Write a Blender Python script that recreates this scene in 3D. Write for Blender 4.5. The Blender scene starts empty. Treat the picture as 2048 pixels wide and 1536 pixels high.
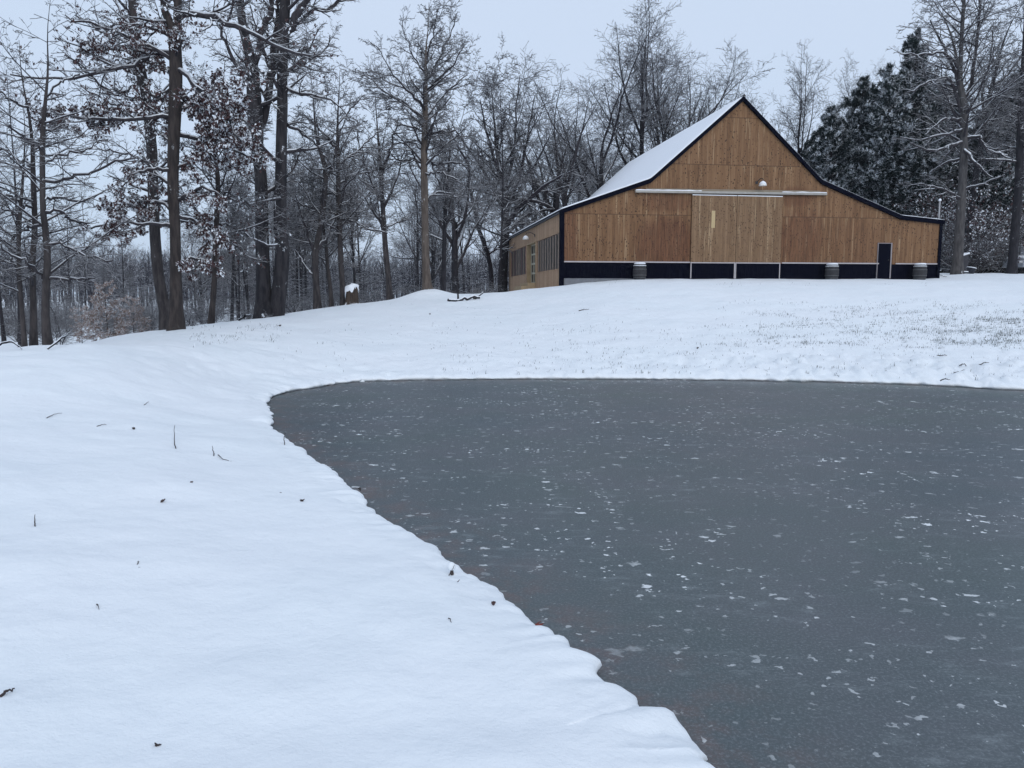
import bpy, math
import numpy as np
from mathutils import Vector, Matrix
rng = np.random.default_rng(11)
sc = bpy.context.scene
COL = sc.collection
R = math.radians
# ------------------------------------------------------------------ camera
F_PX, CX, CY, PITCH, EYE = 1540.0, 1024.0, 768.0, R(6.6), 2.0
cp, sp = math.cos(PITCH), math.sin(PITCH)
cam_d = bpy.data.cameras.new('camera'); cam = bpy.data.objects.new('camera', cam_d); COL.objects.link(cam)
cam.location = (0, 0, EYE); cam.rotation_euler = (math.pi/2 - PITCH, 0, 0)
cam_d.sensor_width = 36; cam_d.lens = F_PX/2048*36; cam_d.clip_start = .1; cam_d.clip_end = 3000
sc.camera = cam

def ray(px, py):
    dx = (px-CX)/F_PX; dz = -(py-CY)/F_PX
    return np.array([dx, cp + dz*sp, -sp + dz*cp])
def at(px, py, Y):
    d = ray(px, py); return np.array([0, 0, EYE]) + d*(Y/d[1])
def on_z(px, py, z=0.0):
    d = ray(px, py); return np.array([0, 0, EYE]) + d*((z-EYE)/d[2])

# ------------------------------------------------------------------ noise
def _h(ix, iy, s):
    n = (ix*374761393 + iy*668265263 + s*974711) & 0x7fffffff
    n = ((n ^ (n >> 13))*1274126177) & 0x7fffffff
    return ((n ^ (n >> 16)) & 0xffff)/65535.0
def noise(x, y, s=0):
    x = np.asarray(x, float); y = np.asarray(y, float)
    ix = np.floor(x).astype(np.int64); iy = np.floor(y).astype(np.int64)
    fx = x-ix; fy = y-iy; u = fx*fx*fx*(fx*(fx*6-15)+10); v = fy*fy*fy*(fy*(fy*6-15)+10)
    def g(a, b):
        t = _h(ix+a, iy+b, s)*2*np.pi
        return np.cos(t)*(fx-a) + np.sin(t)*(fy-b)
    return 1.4*((g(0,0)*(1-u)+g(1,0)*u)*(1-v) + (g(0,1)*(1-u)+g(1,1)*u)*v)
def fbm(x, y, s=0, o=3):
    r = 0; a = 1.0; f = 1.0
    for k in range(o):
        r = r + a*noise(x*f+17*k, y*f-9*k, s+k); a *= .5; f *= 2.03
    return r
def sstep(x, a, b):
    t = np.clip((x-a)/(b-a), 0, 1); return t*t*(3-2*t)

# ------------------------------------------------------------------ mesh helpers
def make_mesh(name, V, faces, smooth=True, attrs=None):
    """faces: list of int arrays (n,k)"""
    me = bpy.data.meshes.new(name)
    V = np.asarray(V, np.float32)
    me.vertices.add(len(V)); me.vertices.foreach_set('co', V.ravel())
    faces = [np.asarray(f, np.int32) for f in faces if len(f)]
    nl = sum(f.size for f in faces); nf = sum(len(f) for f in faces)
    me.loops.add(nl); me.polygons.add(nf)
    li = np.concatenate([f.ravel() for f in faces])
    tot = np.concatenate([np.full(len(f), f.shape[1], np.int32) for f in faces])
    st = np.concatenate([[0], np.cumsum(tot)[:-1]]).astype(np.int32)
    me.loops.foreach_set('vertex_index', li)
    me.polygons.foreach_set('loop_start', st)
    me.polygons.foreach_set('loop_total', tot)
    me.polygons.foreach_set('use_smooth', np.full(nf, smooth, bool))
    for an, av in (attrs or {}).items():
        a = me.attributes.new(an, 'FLOAT', 'POINT'); a.data.foreach_set('value', np.asarray(av, np.float32))
    me.update(); me.validate()
    return me
def obj(name, me, mat=None, parent=None, **kw):
    o = bpy.data.objects.new(name, me); COL.objects.link(o)
    if me is not None and mat is not None: me.materials.append(mat)
    if parent is not None: o.parent = parent
    for k, v in kw.items(): o[k] = v
    return o
def empty(name, loc, label, category, group=None, rz=0.0):
    o = bpy.data.objects.new(name, None); COL.objects.link(o)
    o.empty_display_size = .3
    o.location = [float(c) for c in loc]; o.rotation_euler = (0, 0, rz); o['label'] = label; o['category'] = category
    if group: o['group'] = group
    return o
class MB:
    """collects loose pieces into one mesh"""
    def __init__(s): s.v = []; s.f4 = []; s.f3 = []; s.n = 0
    def add(s, V, F):
        V = np.asarray(V, float)
        for f in F:
            f = [i+s.n for i in f]
            (s.f4 if len(f) == 4 else s.f3).append(f) if len(f) in (3, 4) else s.f3.extend([[f[0], f[i], f[i+1]] for i in range(1, len(f)-1)])
        s.v.append(V); s.n += len(V)
    def box(s, x0, x1, y0, y1, z0, z1):
        V = [(x0,y0,z0),(x1,y0,z0),(x1,y1,z0),(x0,y1,z0),(x0,y0,z1),(x1,y0,z1),(x1,y1,z1),(x0,y1,z1)]
        s.add(V, [(0,3,2,1),(4,5,6,7),(0,1,5,4),(1,2,6,5),(2,3,7,6),(3,0,4,7)])
    def prism(s, poly, y0, y1):
        """poly in x,z extruded along y (convex or handled by fan from first)"""
        n = len(poly)
        V = [(p[0], y0, p[1]) for p in poly] + [(p[0], y1, p[1]) for p in poly]
        s.add(V, [tuple(range(n)), tuple(range(2*n-1, n-1, -1))] + [(i, i+n, (i+1) % n+n, (i+1) % n) for i in range(n)])
    def lathe(s, prof, c=(0,0,0), n=20, cap=True):
        V = []; F = []
        for (r, z) in prof:
            for k in range(n):
                a = 2*math.pi*k/n; V.append((c[0]+r*math.cos(a), c[1]+r*math.sin(a), c[2]+z))
        for i in range(len(prof)-1):
            for k in range(n):
                a = i*n+k; b = i*n+(k+1) % n; F.append((a, b, b+n, a+n))
        if cap:
            F.append(tuple(range(n-1, -1, -1))); F.append(tuple((len(prof)-1)*n+k for k in range(n)))
        s.add(V, F)
    def tube(s, pts, rad, n=8):
        P = np.array(pts, float)[None]; Rr = np.broadcast_to(np.array(rad, float), (len(pts),))[None]
        V, F = tube_arrays(P, Rr, n, 0)
        s.add(V, [tuple(f) for f in F] + [tuple(range(n-1, -1, -1)), tuple(len(V)-n+k for k in range(n))])
    def build(s, name, mat, parent=None, smooth=False, bevel=0, **kw):
        me = make_mesh(name, np.concatenate(s.v), [np.array(s.f4), np.array(s.f3)], smooth)
        o = obj(name, me, mat, parent, **kw)
        if bevel:
            m = o.modifiers.new('bevel', 'BEVEL'); m.width = bevel; m.segments = 2; m.limit_method = 'ANGLE'
        return o

# ------------------------------------------------------------------ materials
def new_mat(name):
    m = bpy.data.materials.new(name); m.use_nodes = True; nt = m.node_tree
    b = nt.nodes['Principled BSDF']; return m, nt, b
class NG:
    def __init__(s, nt): s.nt = nt
    def n(s, t, **kw):
        x = s.nt.nodes.new(t)
        for k, v in kw.items(): setattr(x, k, v)
        return x
    def l(s, a, b): s.nt.links.new(a, b)
    def sock(s, inp, v):
        if isinstance(v, bpy.types.NodeSocket): s.l(v, inp)
        elif v is not None:
            try: inp.default_value = v
            except Exception: inp.default_value = (*v, 1)
    def math(s, op, a, b=None, c=None, clamp=False):
        x = s.n('ShaderNodeMath', operation=op); x.use_clamp = clamp
        for i, v in enumerate((a, b, c)):
            if v is not None: s.sock(x.inputs[i], v)
        return x.outputs[0]
    def mix(s, f, a, b, blend='MIX'):
        x = s.n('ShaderNodeMix', data_type='RGBA', blend_type=blend)
        s.sock(x.inputs[0], f); s.sock(x.inputs[6], a if isinstance(a, bpy.types.NodeSocket) else (*a, 1)); s.sock(x.inputs[7], b if isinstance(b, bpy.types.NodeSocket) else (*b, 1))
        return x.outputs[2]
    def ramp(s, f, a, b, lo=0.0, hi=1.0):
        x = s.n('ShaderNodeMapRange', interpolation_type='SMOOTHSTEP')
        s.sock(x.inputs[0], f); x.inputs[1].default_value = a; x.inputs[2].default_value = b; x.inputs[3].default_value = lo; x.inputs[4].default_value = hi
        return x.outputs[0]
    def noise(s, vec, scale, detail=3, rough=.5, dist=0):
        x = s.n('ShaderNodeTexNoise'); s.sock(x.inputs['Vector'], vec)
        x.inputs['Scale'].default_value = scale; x.inputs['Detail'].default_value = detail; x.inputs['Roughness'].default_value = rough; x.inputs['Distortion'].default_value = dist
        return x.outputs[0]
    def coord(s, kind='Object'): return s.n('ShaderNodeTexCoord').outputs[kind]
    def scale(s, vec, v):
        x = s.n('ShaderNodeVectorMath', operation='MULTIPLY'); s.l(vec, x.inputs[0]); x.inputs[1].default_value = v; return x.outputs[0]
    def bump(s, h, strength, dist, normal=None):
        x = s.n('ShaderNodeBump'); x.inputs['Strength'].default_value = strength; x.inputs['Distance'].default_value = dist; s.l(h, x.inputs['Height'])
        if normal is not None: s.l(normal, x.inputs['Normal'])
        return x.outputs[0]
    def sep(s, v):
        x = s.n('ShaderNodeSeparateXYZ'); s.l(v, x.inputs[0]); return x.outputs
    def attr(s, name): return s.n('ShaderNodeAttribute', attribute_name=name).outputs['Fac']

SNOW = (.82, .86, .91)
def mat_plain(name, col, rough=.6, metal=0.0, var=.15, vs=6.0, snow=False, bump=0):
    m, nt, b = new_mat(name); g = NG(nt); c = g.coord()
    f = g.noise(c, vs, 4)
    colr = g.mix(f, tuple(x*(1-var) for x in col), tuple(x*(1+var) for x in col))
    if snow:
        nz = g.sep(g.n('ShaderNodeNewGeometry').outputs['Normal'])[2]
        k = g.ramp(g.math('ADD', nz, g.math('MULTIPLY', g.math('SUBTRACT', f, .5), .5)), .45, .62)
        colr = g.mix(k, colr, SNOW)
    g.sock(b.inputs['Base Color'], colr); b.inputs['Roughness'].default_value = rough; b.inputs['Metallic'].default_value = metal
    if bump: g.l(g.bump(g.noise(c, vs*3, 5), bump, .02), b.inputs['Normal'])
    return m
def mat_bark(name, c1, c2, thr=(.30, .52), patch=.0, bscale=9.0, hold=False):
    m, nt, b = new_mat(name); g = NG(nt); c = g.coord()
    st = g.scale(c, (1, 1, .22))
    f = g.noise(st, bscale, 5, .65); f2 = g.noise(c, 1.7, 3)
    col = g.mix(g.ramp(f, .35, .65), c1, c2)
    col = g.mix(g.math('MULTIPLY', f2, .5), col, tuple(x*.55 for x in c1))
    nz = g.sep(g.n('ShaderNodeNewGeometry').outputs['Normal'])[2]
    br = g.math('MULTIPLY', g.math('SUBTRACT', g.noise(c, 5, 3), .5), .55)
    k = g.ramp(g.math('ADD', nz, br), thr[0], thr[1])
    if hold: k = g.math('MULTIPLY', k, g.attr('hold'))     # thin twigs hold less snow
    if patch:   # wind-plastered snow flecks in the bark furrows
        p = g.math('MULTIPLY', g.ramp(g.noise(g.scale(c, (1,1,.6)), 7, 5, .7), .60, .66), g.ramp(g.noise(c, .9, 2), .56, .62))
        k = g.math('MAXIMUM', k, g.math('MULTIPLY', p, patch))
    col = g.mix(k, col, SNOW)
    g.sock(b.inputs['Base Color'], col); b.inputs['Roughness'].default_value = .9
    b.inputs['Specular IOR Level'].default_value = .2
    g.l(g.bump(f, .7, .02), b.inputs['Normal'])
    return m
def mat_leaf(name, c1, c2):
    m, nt, b = new_mat(name); g = NG(nt)
    r = g.attr('rnd'); s = g.attr('snw')
    nz = g.sep(g.n('ShaderNodeNewGeometry').outputs['True Normal'])[2]
    col = g.mix(r, c1, c2)
    col = g.mix(s, col, SNOW)
    g.sock(b.inputs['Base Color'], col); b.inputs['Roughness'].default_value = .8; b.inputs['Specular IOR Level'].default_value = .2
    return m

def mat_snow(name='snow'):
    m, nt, b = new_mat(name); g = NG(nt); c = g.coord()
    f = g.noise(c, .5, 4); tint = g.mix(g.ramp(f, .35, .65), (.80, .85, .89), (.82, .86, .90))
    g.sock(b.inputs['Base Color'], tint)
    b.inputs['Roughness'].default_value = .7; b.inputs['Specular IOR Level'].default_value = .25
    n1 = g.noise(c, 1.7, 3, .45); n2 = g.noise(c, 8, 4, .6); n3 = g.noise(c, 42, 4, .75)
    h = g.math('ADD', g.math('MULTIPLY', n1, 1.0), g.math('MULTIPLY', n2, .22)); h = g.math('ADD', h, g.math('MULTIPLY', n3, .075))
    g.l(g.bump(h, .6, .10), b.inputs['Normal'])
    return m
M_SNOW = mat_snow()
M_ROOFSNOW = mat_plain('roof_snow', (.82, .85, .90), .8, var=.015, vs=.8)
M_BARK = mat_bark('oak_bark', (.075, .066, .066), (.026, .024, .027), patch=.9)
M_BARK_RED = mat_bark('red_brown_bark', (.070, .058, .055), (.026, .023, .024), patch=.5)
M_BARK_TAN = mat_bark('tan_bark', (.145, .120, .104), (.072, .058, .051), patch=.8)
M_BARK_DARK = mat_bark('dark_wet_bark', (.036, .034, .040), (.016, .016, .020), patch=.7)
M_TWIG = mat_bark('snowy_twigs', (.060, .054, .060), (.030, .028, .034), thr=(.30, .60), hold=True)
M_TWIG_FAR = mat_bark('far_snowy_twigs', (.040, .038, .050), (.024, .024, .034), thr=(.5, .9))
M_TWIG_HIGH = mat_bark('dark_high_twigs', (.030, .027, .034), (.018, .016, .022), thr=(.45, .85), hold=True)
M_LEAF_OAK = mat_leaf('withered_oak_leaf', (.045, .026, .029), (.105, .062, .062))
M_LEAF_TAN = mat_leaf('tan_beech_leaf', (.17, .098, .068), (.30, .195, .145))
M_NEEDLE = mat_leaf('evergreen_needles', (.008, .016, .017), (.022, .038, .037))

# ------------------------------------------------------------------ pond outline (real ground plane coordinates)
shore_px = [(1400,1536),(1372,1500),(1345,1462),(1318,1440),(1282,1436),(1255,1412),(1205,1388),(1180,1350),(1120,1305),(1098,1288),(1060,1266),(1030,1235),(1000,1212),(965,1185),
 (930,1158),(903,1142),(880,1125),(866,1106),(850,1096),(812,1080),(790,1066),(765,1052),(742,1030),(720,1005),(700,988),(672,962),(640,938),(610,915),(588,898),(566,882),(548,868),(541,850),(537,828),(534,812),(540,798),
 (556,790),(590,782),(640,774),(690,767),(760,762.5),(860,760.5),(1000,759),(1150,759),(1300,759.5),(1450,761),(1600,763.5),(1750,767),(1850,771),(1950,776),(2048,780)]
sh = [on_z(a, b)[:2] for a, b in shore_px]
last = sh[-1]
sh += [np.array(p) for p in ((14.5,16.9),(18,15.2),(21,11),(21,5),(17,0),(11,-2.5),(5.5,-2),(2.6,-.4),(1.3,1.3),(.95,2.3))]
sh = np.array(sh)
def catmull(P, closed, step_fn):
    out = []; n = len(P)
    for i in range(n if closed else n-1):
        p0, p1, p2, p3 = (P[(i-1) % n], P[i], P[(i+1) % n], P[(i+2) % n]) if closed else (P[max(i-1,0)], P[i], P[i+1], P[min(i+2,n-1)])
        L = np.linalg.norm(p2-p1); k = max(1, int(L/step_fn((p1+p2)/2)))
        for t in np.arange(k)/k:
            out.append(.5*((2*p1)+(-p0+p2)*t+(2*p0-5*p1+4*p2-p3)*t*t+(-p0+3*p1-3*p2+p3)*t**3))
    if not closed: out.append(P[-1])
    return np.array(out)
shore_c = catmull(sh, True, lambda p: .4)          # coarse, for distances
shore_f = catmull(sh, True, lambda p: .02 if np.linalg.norm(p) < 9 else .035)
def sdist(X, Y):
    """signed distance: + inland, - over the pond"""
    P = np.stack([np.ravel(X), np.ravel(Y)], 1); out = np.empty(len(P))
    A = shore_c; B = np.roll(A, -1, 0); D = B-A; L2 = (D**2).sum(1)
    for s in range(0, len(P), 20000):
        p = P[s:s+20000, None, :]
        t = np.clip(((p-A)*D).sum(2)/L2, 0, 1)
        d = np.sqrt((((A+t[..., None]*D)-p)**2).sum(2)).min(1)
        c = ((A[:,1] > p[...,1]) != (B[:,1] > p[...,1])) & (p[...,0] < D[:,0]*(p[...,1]-A[:,1])/(D[:,1]+1e-12)+A[:,0])
        out[s:s+20000] = np.where(c.sum(1) % 2 == 1, -d, d)
    return out.reshape(np.shape(X))

# ------------------------------------------------------------------ terrain
ridge = [(-420,770,11),(-200,735,13),(0,701,16),(100,701,17.5),(180,686,19),(260,672,20.5),(345,659,22),(430,647,26),(540,635,30),(620,620,32),(700,609,34),(780,601,36),(860,592,38),(940,590,40),(1018,585,42)]
CP = [at(a, b, y) for a, b, y in ridge]
for (a, b, y) in ridge:                                  # the fall beyond the crest
    p = at(a, b, y)
    out = np.array([-.75, .66]) if a < 500 else np.array([-.45, .9])
    for d, dz in ((4, -.55), (9, -2.0), (18, -4.6)):
        CP.append(np.array([p[0]+out[0]*d, p[1]+out[1]*d, p[2]+dz]))
for q in sh[::3]: CP.append(np.array([q[0], q[1], .13]))
CP += [np.array(p, float) for p in [(-1,0,.30),(-2.5,3,.30),(-4,7,.38),(-7,10,.55),(-6,4,.5),(-10,6,.55),(-14,3,-.2),(-5,14,.55),(-7,17,.8),(-3,24,.75),(-1,-4,.5),
  (0,26,.95),(0,33,1.55),(6,22,.62),(12,22,.66),(6,28,1.4),(13,28,1.5),(20,24,1.3),(5,34,2.25),(13,35,2.42),(21,34,2.45),(30,30,2.3),(4.6,40,2.66),(6,40.9,2.78),(10,41.3,2.82),(16,42.2,2.83),(24,43.3,2.87),
  (3.4,40.4,2.58),(2.2,40.8,2.42),(2.0,42.5,2.34),(.6,48,2.1),(-.8,60,1.5),(-5,52,.4),(28,45,3.05),(34,46,3.1),(30,51,3.42),(38,52,3.4),(28,60,3.3),(10,62,3.0),(2,70,2.4),(-10,66,-2.5),(45,30,2.6),(26,12,.7),(26,0,.9),(12,-8,.8)]]
CP = np.array(CP)
def tps_fit(C, lam=.02):
    n = len(C); d = np.linalg.norm(C[:, None, :2]-C[None, :, :2], axis=2)
    K = np.where(d > 0, d*d*np.log(d+1e-9), 0)+lam*np.eye(n)*10
    P = np.c_[np.ones(n), C[:, :2]]
    A = np.block([[K, P], [P.T, np.zeros((3, 3))]])
    return np.linalg.solve(A, np.r_[C[:, 2], 0, 0, 0])
W = tps_fit(CP)
def tps(x, y):
    X = np.ravel(x); Y = np.ravel(y); out = np.empty(len(X))
    for s in range(0, len(X), 20000):
        xx = X[s:s+20000]; yy = Y[s:s+20000]
        d2 = (xx[:, None]-CP[:, 0])**2+(yy[:, None]-CP[:, 1])**2
        out[s:s+20000] = (.5*d2*np.log(d2+1e-9))@W[:-3]+W[-3]+W[-2]*xx+W[-1]*yy
    return out.reshape(np.shape(x))
def G(x, y, fine=True):
    x = np.asarray(x, float); y = np.asarray(y, float); sx = x.shape
    x = np.atleast_1d(x); y = np.atleast_1d(y)
    z = tps(x, y)
    r = np.hypot(x, y)
    side = sstep(x-(-.1429*(y-41)+2.66), -6, 14)
    valley = -6.5+6.0*sstep(r, 130, 360)+1.2*noise(x/40, y/40, 5)
    far = valley*(1-side)+(3.3+.3*noise(x/15, y/15, 6)-1.5*sstep(r, 90, 200))*side
    far = np.where(y < 0, .6, far)
    w = sstep(np.hypot(x-8, y-24), 36, 56)
    z = z*(1-w)+far*w
    d = sdist(x, y)
    z = .12+(z-.12)*sstep(d, -.1, 1.6) if False else z
    zs = .11+.09*np.clip(d, 0, 4)+.03*noise(x*.8, y*.8, 9)
    k = sstep(d, .0, 4.0)**.8
    z = np.maximum(zs*(1-k)+z*k, .085)
    mx, my, _m = at(857, 592, 37); z = z+.34*np.exp(-((x-mx)**2+(y-my)**2)/1.1**2)+.0
    near = 1-sstep(r, 25, 45)
    z = z+.05*fbm(x/2.1, y/2.1, 21, 2)*sstep(d, .3, 1.5)
    if fine:
        z = z+((.012*fbm(x/.6, y/.6, 31, 2)+.030*fbm(x/1.2, y/1.2, 35, 2))*near)*sstep(d, .1, .6)
        bank = np.exp(-((d-1.4)/1.8)**2)*(.35+.65*sstep(x, 1, 9))*sstep(y, 12, 16)       # tussocks under the snow on the far bank
        z = z+bank*(.22*np.abs(fbm(x/.5, y/.6, 41, 2))-.10*sstep(np.abs(noise(x/.9, y/.9, 48)), .0, .10)*0-.09*np.exp(-(noise(x/1.1, y/1.3, 48)/.06)**2))
        z = z+.03*sstep(y, 14, 20)*sstep(x, -2, 6)*np.abs(fbm(x/.35, y/.45, 45, 2))*(1-sstep(y, 36, 40))
    return z.reshape(sx) if sx else float(z[0])
def g1(x, y): return float(G(np.array([x]), np.array([y]), False)[0])
def ground_hit(px, py):
    d = ray(px, py); t = 2.0
    Ts = np.geomspace(1.5, 80, 500); X = d[0]*Ts; Y = d[1]*Ts; Z = EYE+d[2]*Ts
    h = Z-G(X, Y, False); k = np.argmax(h < 0)
    if k == 0: return None
    a = h[k-1]/(h[k-1]-h[k]); t = Ts[k-1]+a*(Ts[k]-Ts[k-1])
    return np.array([d[0]*t, d[1]*t, EYE+d[2]*t])

def build_ground():
    rr = np.r_[np.geomspace(.35, 1.5, 14)[:-1], np.exp(np.arange(math.log(1.5), math.log(24), .0085)), np.exp(np.arange(math.log(24), math.log(75), .012)), np.geomspace(75, 900, 60)]
    aa = np.r_[np.linspace(-math.pi, R(-48), 60)[:-1], np.arange(R(-48), R(48), R(.27)), np.linspace(R(48), math.pi, 60)]
    A, Rr = np.meshgrid(aa, rr); X = Rr*np.sin(A); Y = Rr*np.cos(A)
    Z = G(X, Y); d = sdist(X, Y)
    Z = np.where(d < .30, Z-.07*sstep(.30-d, 0, .15), Z)
    Z = np.where(d < .12, Z-.6*sstep(.12-d, 0, .12), Z)
    n, m = X.shape; idx = np.arange(n*m).reshape(n, m)
    q = np.stack([idx[:-1,:-1], idx[:-1,1:], idx[1:,1:], idx[1:,:-1]], -1).reshape(-1, 4)[:, ::-1]
    V = np.c_[X.ravel(), Y.ravel(), Z.ravel()]
    c = len(V); V = np.r_[V, [[0, 0, g1(0, 0)]]]
    tri = np.stack([idx[0, :-1], np.full(m-1, c), idx[0, 1:]], 1)[:, ::-1]
    obj('ground', make_mesh('ground', V, [q, tri]), M_SNOW, kind='structure')
build_ground()

def build_shore():
    P = shore_f; n = len(P)
    sm = np.array([np.roll(P, k, 0) for k in range(-10, 11)]).mean(0)
    T = np.roll(sm, -4, 0)-np.roll(sm, 4, 0); T /= np.linalg.norm(T, axis=1)[:, None]
    N = np.c_[T[:, 1], -T[:, 0]]
    # make N point inland
    test = sdist(P[:, 0]+N[:, 0]*.2, P[:, 1]+N[:, 1]*.2)
    N *= np.where(test > 0, 1, -1)[:, None]
    s = np.r_[0, np.cumsum(np.linalg.norm(np.diff(P, axis=0), axis=1))]
    farf = sstep(np.hypot(P[:, 0], P[:, 1]), 8, 14)
    scal = noise(s/.33, s*0+.3, 61)*.075*(1+1.4*farf)+noise(s/.13, s*0+.7, 62)*.042+.05*np.maximum(0, noise(s/.21, s*0+8.7, 69)-.25)*-2+np.abs(noise(s/.8, s*0+.1, 63))*-.06
    scal = scal*(.25+1.5*np.abs(noise(s/1.7, s*0+5.1, 70)))-.05*np.maximum(0, noise(s/.9, s*0+9.1, 72)-.2)*3*(1-farf)
    hm = 1+.45*noise(s/.4, s*0+4.3, 64)+.28*noise(s/.12, s*0+2.3, 65)
    # profile: inland offset, height factor (1 = lip height)
    prof = [(.62, None), (.46, 'b'), (.32, 'c'), (.20, 1.12), (.12, 1.08), (.06, .98), (.02, .82), (-.008, .60), (-.015, .40), (.0, .20), (.03, .07), (.06, -.3)]
    rows = []
    for o, hf in prof:
        o2 = o+scal*(1 if o < .25 else (.5 if o < .4 else 0))
        X = P[:, 0]+N[:, 0]*o2; Y = P[:, 1]+N[:, 1]*o2
        g = G(X, Y); lip = .095*hm
        if hf is None: Z = g-.02
        elif hf == 'b': Z = g+.004
        elif hf == 'c': Z = np.maximum(g+.006, .6*(g+.01)+.4*lip*1.2)
        elif hf > 1: Z = np.maximum(lip*hf, .5*g+.5*lip*hf)
        else: Z = lip*hf if hf > 0 else lip*0-.03
        X = X+.010*noise(X/.07, Y/.07+o*9, 66)*(o < .3); Z = Z+.008*noise(X/.09, Y/.09, 67)*(o < .3)*(0 < o)
        rows.append(np.c_[X, Y, Z])
    V = np.concatenate(rows); m = len(prof)
    idx = np.arange(n*m).reshape(m, n); nx = np.roll(idx, -1, 1)
    q = np.stack([idx[:-1], nx[:-1], nx[1:], idx[1:]], -1).reshape(-1, 4)
    obj('snow_bank', make_mesh('snow_bank', V, [q]), M_SNOW, kind='structure')
build_shore()

def mat_ice():
    m, nt, b = new_mat('frosted_pond_ice'); g = NG(nt); c = g.coord(); sd = g.attr('shore')
    base = g.mix(g.ramp(g.noise(c, .18, 4, .6), .35, .65), (.038, .058, .070), (.041, .066, .062))
    base = g.mix(g.ramp(g.noise(c, .7, 5, .6), .3, .75), base, (.058, .068, .080))
    # reddish leaf litter and clay seen through the thin ice along the bank
    mud = g.math('MULTIPLY', g.ramp(sd, 0.05, .9, 1, 0), g.ramp(g.noise(c, 2.5, 5, .7), .42, .68))
    base = g.mix(g.math('MULTIPLY', mud, .5), base, (.135, .066, .054))
    # fine frost grain
    gr = g.noise(c, 55, 3, .8); base = g.mix(g.math('MULTIPLY', g.ramp(gr, .46, .76), .42), base, (.30, .345, .38))
    # frost specks: real little flakes frozen on, elongated along the wind
    wob = g.n('ShaderNodeTexNoise'); wob.inputs['Scale'].default_value = 16; wob.inputs['Detail'].default_value = 3; g.l(c, wob.inputs['Vector'])
    wv = g.n('ShaderNodeVectorMath', operation='SCALE'); g.l(wob.outputs['Color'], wv.inputs[0]); wv.inputs['Scale'].default_value = .13
    cc = g.n('ShaderNodeVectorMath', operation='ADD'); g.l(c, cc.inputs[0]); g.l(wv.outputs[0], cc.inputs[1])
    k = None
    for sc_, th, dens, st in ((2.6, .065, .55, (.5, 1, 1)), (5.0, .15, .48, (.6, 1, 1)), (10, .23, .42, (.7, 1, 1)), (20, .26, .48, (.75, 1, 1))):
        v = g.n('ShaderNodeTexVoronoi'); v.inputs['Scale'].default_value = sc_; g.l(g.scale(cc.outputs[0], st), v.inputs['Vector'])
        rnd = g.sep(v.outputs['Color'])
        thr = g.math('MULTIPLY', g.math('POWER', g.math('MAXIMUM', g.math('DIVIDE', g.math('SUBTRACT', rnd[0], dens), 1-dens), 0), 1.8), th*1.5)
        e = g.ramp(g.math('SUBTRACT', thr, v.outputs['Distance']), -.012, .075)
        k = e if k is None else g.math('MAXIMUM', k, e)
    wis = g.noise(g.scale(c, (4, 11, 11)), 1.0, 6, .75, 1.2); wm = g.ramp(g.noise(g.scale(c, (.5, 1, 1)), .9, 3), .5, .68)
    k = g.math('MAXIMUM', k, g.math('MULTIPLY', g.ramp(wis, .62, .74), g.math('MULTIPLY', wm, .8)))
    dustm = g.ramp(g.noise(g.scale(c, (.6, 1, 1)), 1.1, 5, .65), .44, .58)
    dust2 = g.ramp(g.noise(g.scale(c, (.35, .6, 1)), .8, 3, .6), .40, .62)
    k = g.math('MULTIPLY', k, g.math('ADD', .16, g.math('MULTIPLY', g.math('MULTIPLY', dustm, g.math('ADD', .25, g.math('MULTIPLY', dust2, .75))), 1.0)), clamp=True)
    haz = g.math('MULTIPLY', g.math('MULTIPLY', dustm, g.ramp(g.noise(g.scale(c, (3, 7, 7)), 1.2, 6, .8), .48, .78)), .34)
    base = g.mix(haz, base, (.42, .48, .50))
    col = g.mix(k, base, (.86, .90, .92))
    g.sock(b.inputs['Base Color'], col)
    b.inputs['Roughness'].default_value = .42; b.inputs['Specular IOR Level'].default_value = .6
    g.l(g.bump(g.math('ADD', g.noise(c, 30, 4, .6), g.math('MULTIPLY', k, .4)), .18, .01), b.inputs['Normal'])
    return m
def build_ice():
    xs = np.arange(-8, 23, .2); ys = np.arange(-4, 20, .2); X, Y = np.meshgrid(xs, ys); d = sdist(X, Y)
    n, m = X.shape; idx = np.arange(n*m).reshape(n, m)
    q = np.stack([idx[:-1,:-1], idx[:-1,1:], idx[1:,1:], idx[1:,:-1]], -1).reshape(-1, 4)
    dd = d.ravel(); q = q[(dd[q] < .42).all(1)]
    use = np.unique(q); mp = -np.ones(n*m, int); mp[use] = np.arange(len(use))
    V = np.c_[X.ravel(), Y.ravel(), np.zeros(n*m)][use]
    obj('pond_ice', make_mesh('pond_ice', V, [mp[q]], attrs={'shore': -dd[use]}), mat_ice(), kind='structure')
build_ice()

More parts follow.
